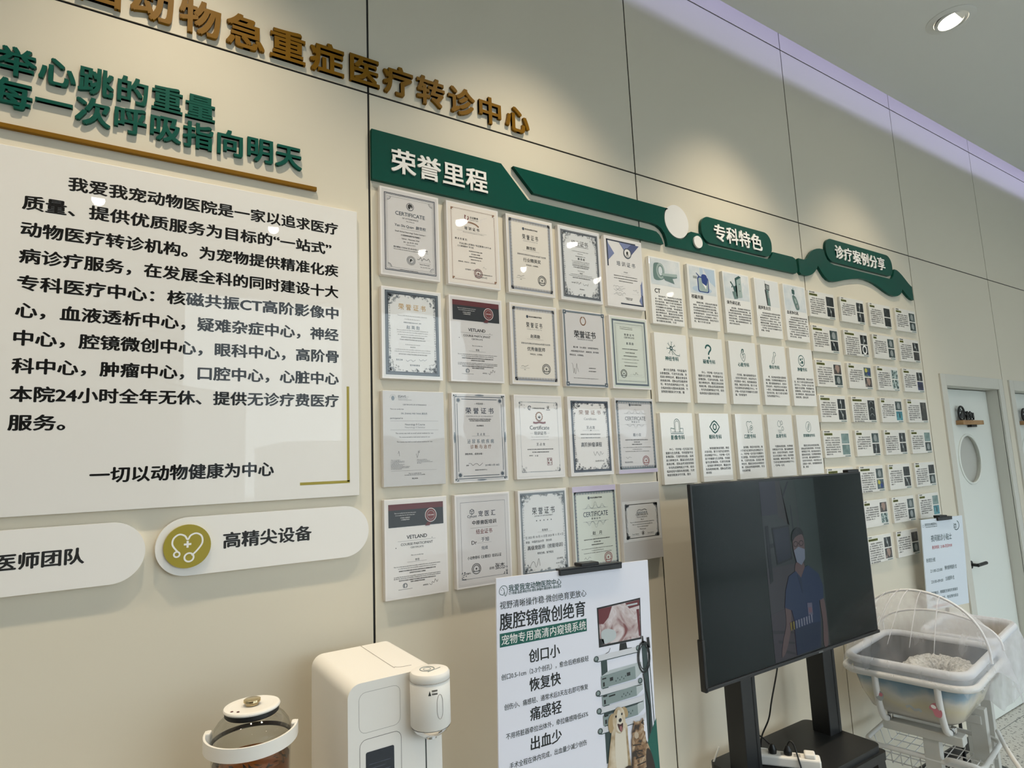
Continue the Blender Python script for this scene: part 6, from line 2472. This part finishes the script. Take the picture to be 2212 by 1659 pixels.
M_NET = gauze('net_gauze', 0.15, 0.32, (-.02, .03, .22))
M_NETF = gauze('net_gauze_fold', 0.45, 0.60)
M_NETD = gauze('net_gauze_gathered', 0.40, 0.72)
t = thing('mosquito_net', 'sheer white mosquito net domed over the nearer bassinet on hoops', 'net', (BX, BY, ZR), (0, 0, BYAW), group='mosquito nets')
STN = [(-.315, .02, .225), (-.27, .075, .248), (-.18, .165, .254), (-.08, .245, .258), (.0, .273, .262), (.08, .248, .262), (.17, .192, .262), (.25, .138, .258), (.30, .085, .250), (.325, .03, .235)]
rows_ = []
NV = 40
YL = .232
for (x, h, w) in STN:
    row = []
    for j in range(NV + 1):
        th = pi * j / NV
        y = -w * cos(th)
        z = .012 + h * (sin(th) ** .85 if sin(th) > 0 else 0)
        row.append(Vector((x, min(y, YL), z - .003 * (1 + sin(j * 1.9)) * (.5 + .5 * sin(x * 23)))))
    rows_.append(row)
full = []
for (x, h, w), row in zip(STN, rows_):
    drop = .040 if x < .05 else .040 + (x - .05) * .55
    flare = .016 if x < .05 else .016 + (x - .05) * .12
    L_, R_ = [], []
    for k in (3, 2, 1):
        f = k / 3
        wob = .008 * sin(x * 40 + k)
        L_.append(Vector((x + wob, -w - flare * f - .004 * sin(x * 60), .012 - drop * f + .006 * sin(x * 90 + k))))
        R_.append(Vector((x + wob, min(w, YL + .001) + .005 * f, .012 - min(drop, .08) * f + .006 * sin(x * 80 + k))))
    full.append(L_ + row + list(reversed(R_)))
n0 = [Vector((-.328 - .003 * sin(k), v.y, min(v.z, .010) - .038 + .007 * sin(k * 1.7))) for k, v in enumerate(full[0])]
far = [[Vector((.325 + .012 * q + .006 * sin(k * .9 + q), v.y * (1 + .01 * q), min(v.z, .04) - .05 * q + .008 * sin(k * 1.3))) for k, v in enumerate(full[-1])] for q in (1, 2)]
full = [n0] + full + far
bm = B()
vr = [[bm.verts.new(p) for p in r] for r in full]
for A, Q_ in zip(vr, vr[1:]):
    for k in range(len(A) - 1):
        bm.faces.new((A[k], A[k + 1], Q_[k + 1], Q_[k]))
cl = obj('gauze', bm, M_NET, t, smooth=180)
md = cl.modifiers.new('sub', 'SUBSURF')
md.levels = md.render_levels = 1
for (x, h, w) in ((.0, .276, .264), (.25, .140, .260)):
    bm = B()
    tube(bm, [(x, max(-w, min(YL + .004, -w * cos(pi * k / 30))), .004 + h * sin(pi * k / 30) ** .85) for k in range(31)], .0055, 10)
    obj('hoop', bm, mat('hoop_white', (0.82, 0.82, 0.84), .5), t, smooth=60)
bm = B()
for j, (ya, yb) in enumerate(((.06, .12), (.02, .05), (-.03, -.035), (-.10, -.125), (.12, .19))):
    pth = []
    for (x, h, w) in STN[1:5]:
        y = yb + (ya - yb) * (x + .27) / .27
        th = math.acos(max(-1, min(1, -y / w)))
        pth.append((x, y, .013 + h * sin(th) ** .85))
    pp = smooth_path(pth, 6)
    tube(bm, pp, [.0008 + .0016 * abs(sin(3.1 * q / len(pp))) for q in range(len(pp))], 6)
obj('folds', bm, M_NETF, t, smooth=60)

t = thing('mosquito_net', 'gathered white net hanging around the farther bassinet, down its near side', 'net', (B2X, B2Y, ZR), (0, 0, B2YAW), group='mosquito nets')
bm = B()
NP = 70
loop = [Vector((a, c, 0)) for a, c in rrect(-L2X - .012, -L2Y - .012, L2X + .012, L2Y + .012, .08, 16)]
NP = len(loop)
rowsd = []
for j in range(11):
    g = j / 10
    row = []
    for k, p in enumerate(loop):
        n_ = Vector((p.x / L2X, p.y / L2Y, 0)).normalized()
        back = p.y > .10
        bulge = (.045 if not back else .0) * sin(min(1, g * 1.1) * pi * .7) + (.011 if not back else .002) * sin(k * .95 + g * 1.6) * g
        dep = (.30 if not back else .12) + .02 * sin(k * .5)
        row.append(bm.verts.new((p.x + n_.x * bulge, p.y + n_.y * bulge, .032 - g * dep)))
    rowsd.append(row)
inner = [bm.verts.new((p.x * .86, p.y * .84, .012)) for p in loop]
inner2 = [bm.verts.new((p.x * .84, p.y * .80, -.05)) for p in loop]
for A, Q_ in zip([inner2, inner] + rowsd, [inner] + rowsd):
    for k in range(NP):
        bm.faces.new((A[k], A[(k + 1) % NP], Q_[(k + 1) % NP], Q_[k]))
dr_ = obj('gathered_drape', bm, M_NETD, t, smooth=180)
md = dr_.modifiers.new('sub', 'SUBSURF')
md.levels = md.render_levels = 1

# ------------------------------------------------------------------ second poster behind the bassinet
YAW2 = radians(-9)
t = thing('standing_poster', 'pale blue standing notice of night hours behind the bassinet', 'poster', (3.20, -0.085, 1.364), (radians(3), 0, YAW2))
PW2, PH2 = .375, .505
bm = B()
box(bm, 0, PW2, 0, .005, -PH2, 0)
M_POST2 = mat('notice_paper', (0.70, 0.77, 0.85), 0.45, coat=.15)
obj('board', bm, M_POST2, t)
st = Sheet()
M_N = mat('notice_ink', (0.02, 0.06, 0.07), .5)
M_NR = mat('notice_red', (0.45, 0.05, 0.06), .5)
st.text('我爱我宠动物医院中心', .028, .030, M_N, 1, w=.110, h=.017, align='l', bold=.01)
st.text('CT·核磁·血透·神经外科·骨科·肿瘤科·急诊', .028, .044, M_N, 1, w=.110, h=.006, align='l', bold=.02)
st.ring(.014, .036, .007, .0012, M_N, 1, 16)
st.ring(.312, .052, .026, .0048, M_N, 1, 24, -70, 130)
st.text('24h', .300, .047, M_N, 1, w=.026, bold=.03)
st.text('急诊', .300, .062, M_N, 1, w=.026, bold=.03)
st.text('夜间就诊小贴士', .168, .110, M_N, 1, w=.188, h=.040, bold=.014)
st.text('夜诊时间：21:00-次日09:00', .168, .161, M_NR, 1, w=.180, h=.022, bold=.02)
st.text('夜诊医生分配', .018, .228, M_N, 1, w=.080, h=.024, align='l', bold=.012)
st.text('21:00-23:00', .048, .290, M_N, 1, w=.106, align='l', bold=.01)
st.text('预约医师值班1位', .176, .284, M_N, 1, w=.110, h=.025, align='l', bold=.012)
st.text('23:00-09:00', .048, .350, M_N, 1, w=.106, align='l', bold=.01)
st.text('主治医师1位', .176, .344, M_N, 1, w=.080, h=.025, align='l', bold=.012)
for k, s_ in enumerate(('夜间就诊，根据医生排班安排接诊', '如需急诊请提前，电话预约前台')):
    st.text(s_, .040, .412 + k * .034, M_N, 1, w=.240, h=.019, align='l', bold=.012)
st.text('详情请咨询前台工作人员', .048, .486, M_NR, 1, w=.16, h=.017, align='l', bold=.012)
st.build('printed_text', t, 0, 0, 0)
c2 = Vector((3.20 + cos(YAW2) * .20, -0.085 + sin(YAW2) * .20, 0))
stand('poster_stand', 'dark floor stand clipping the pale night notice behind the bassinet', c2.x, c2.y, 1.364, YAW2, .13, 0, -.042, .056, .072)
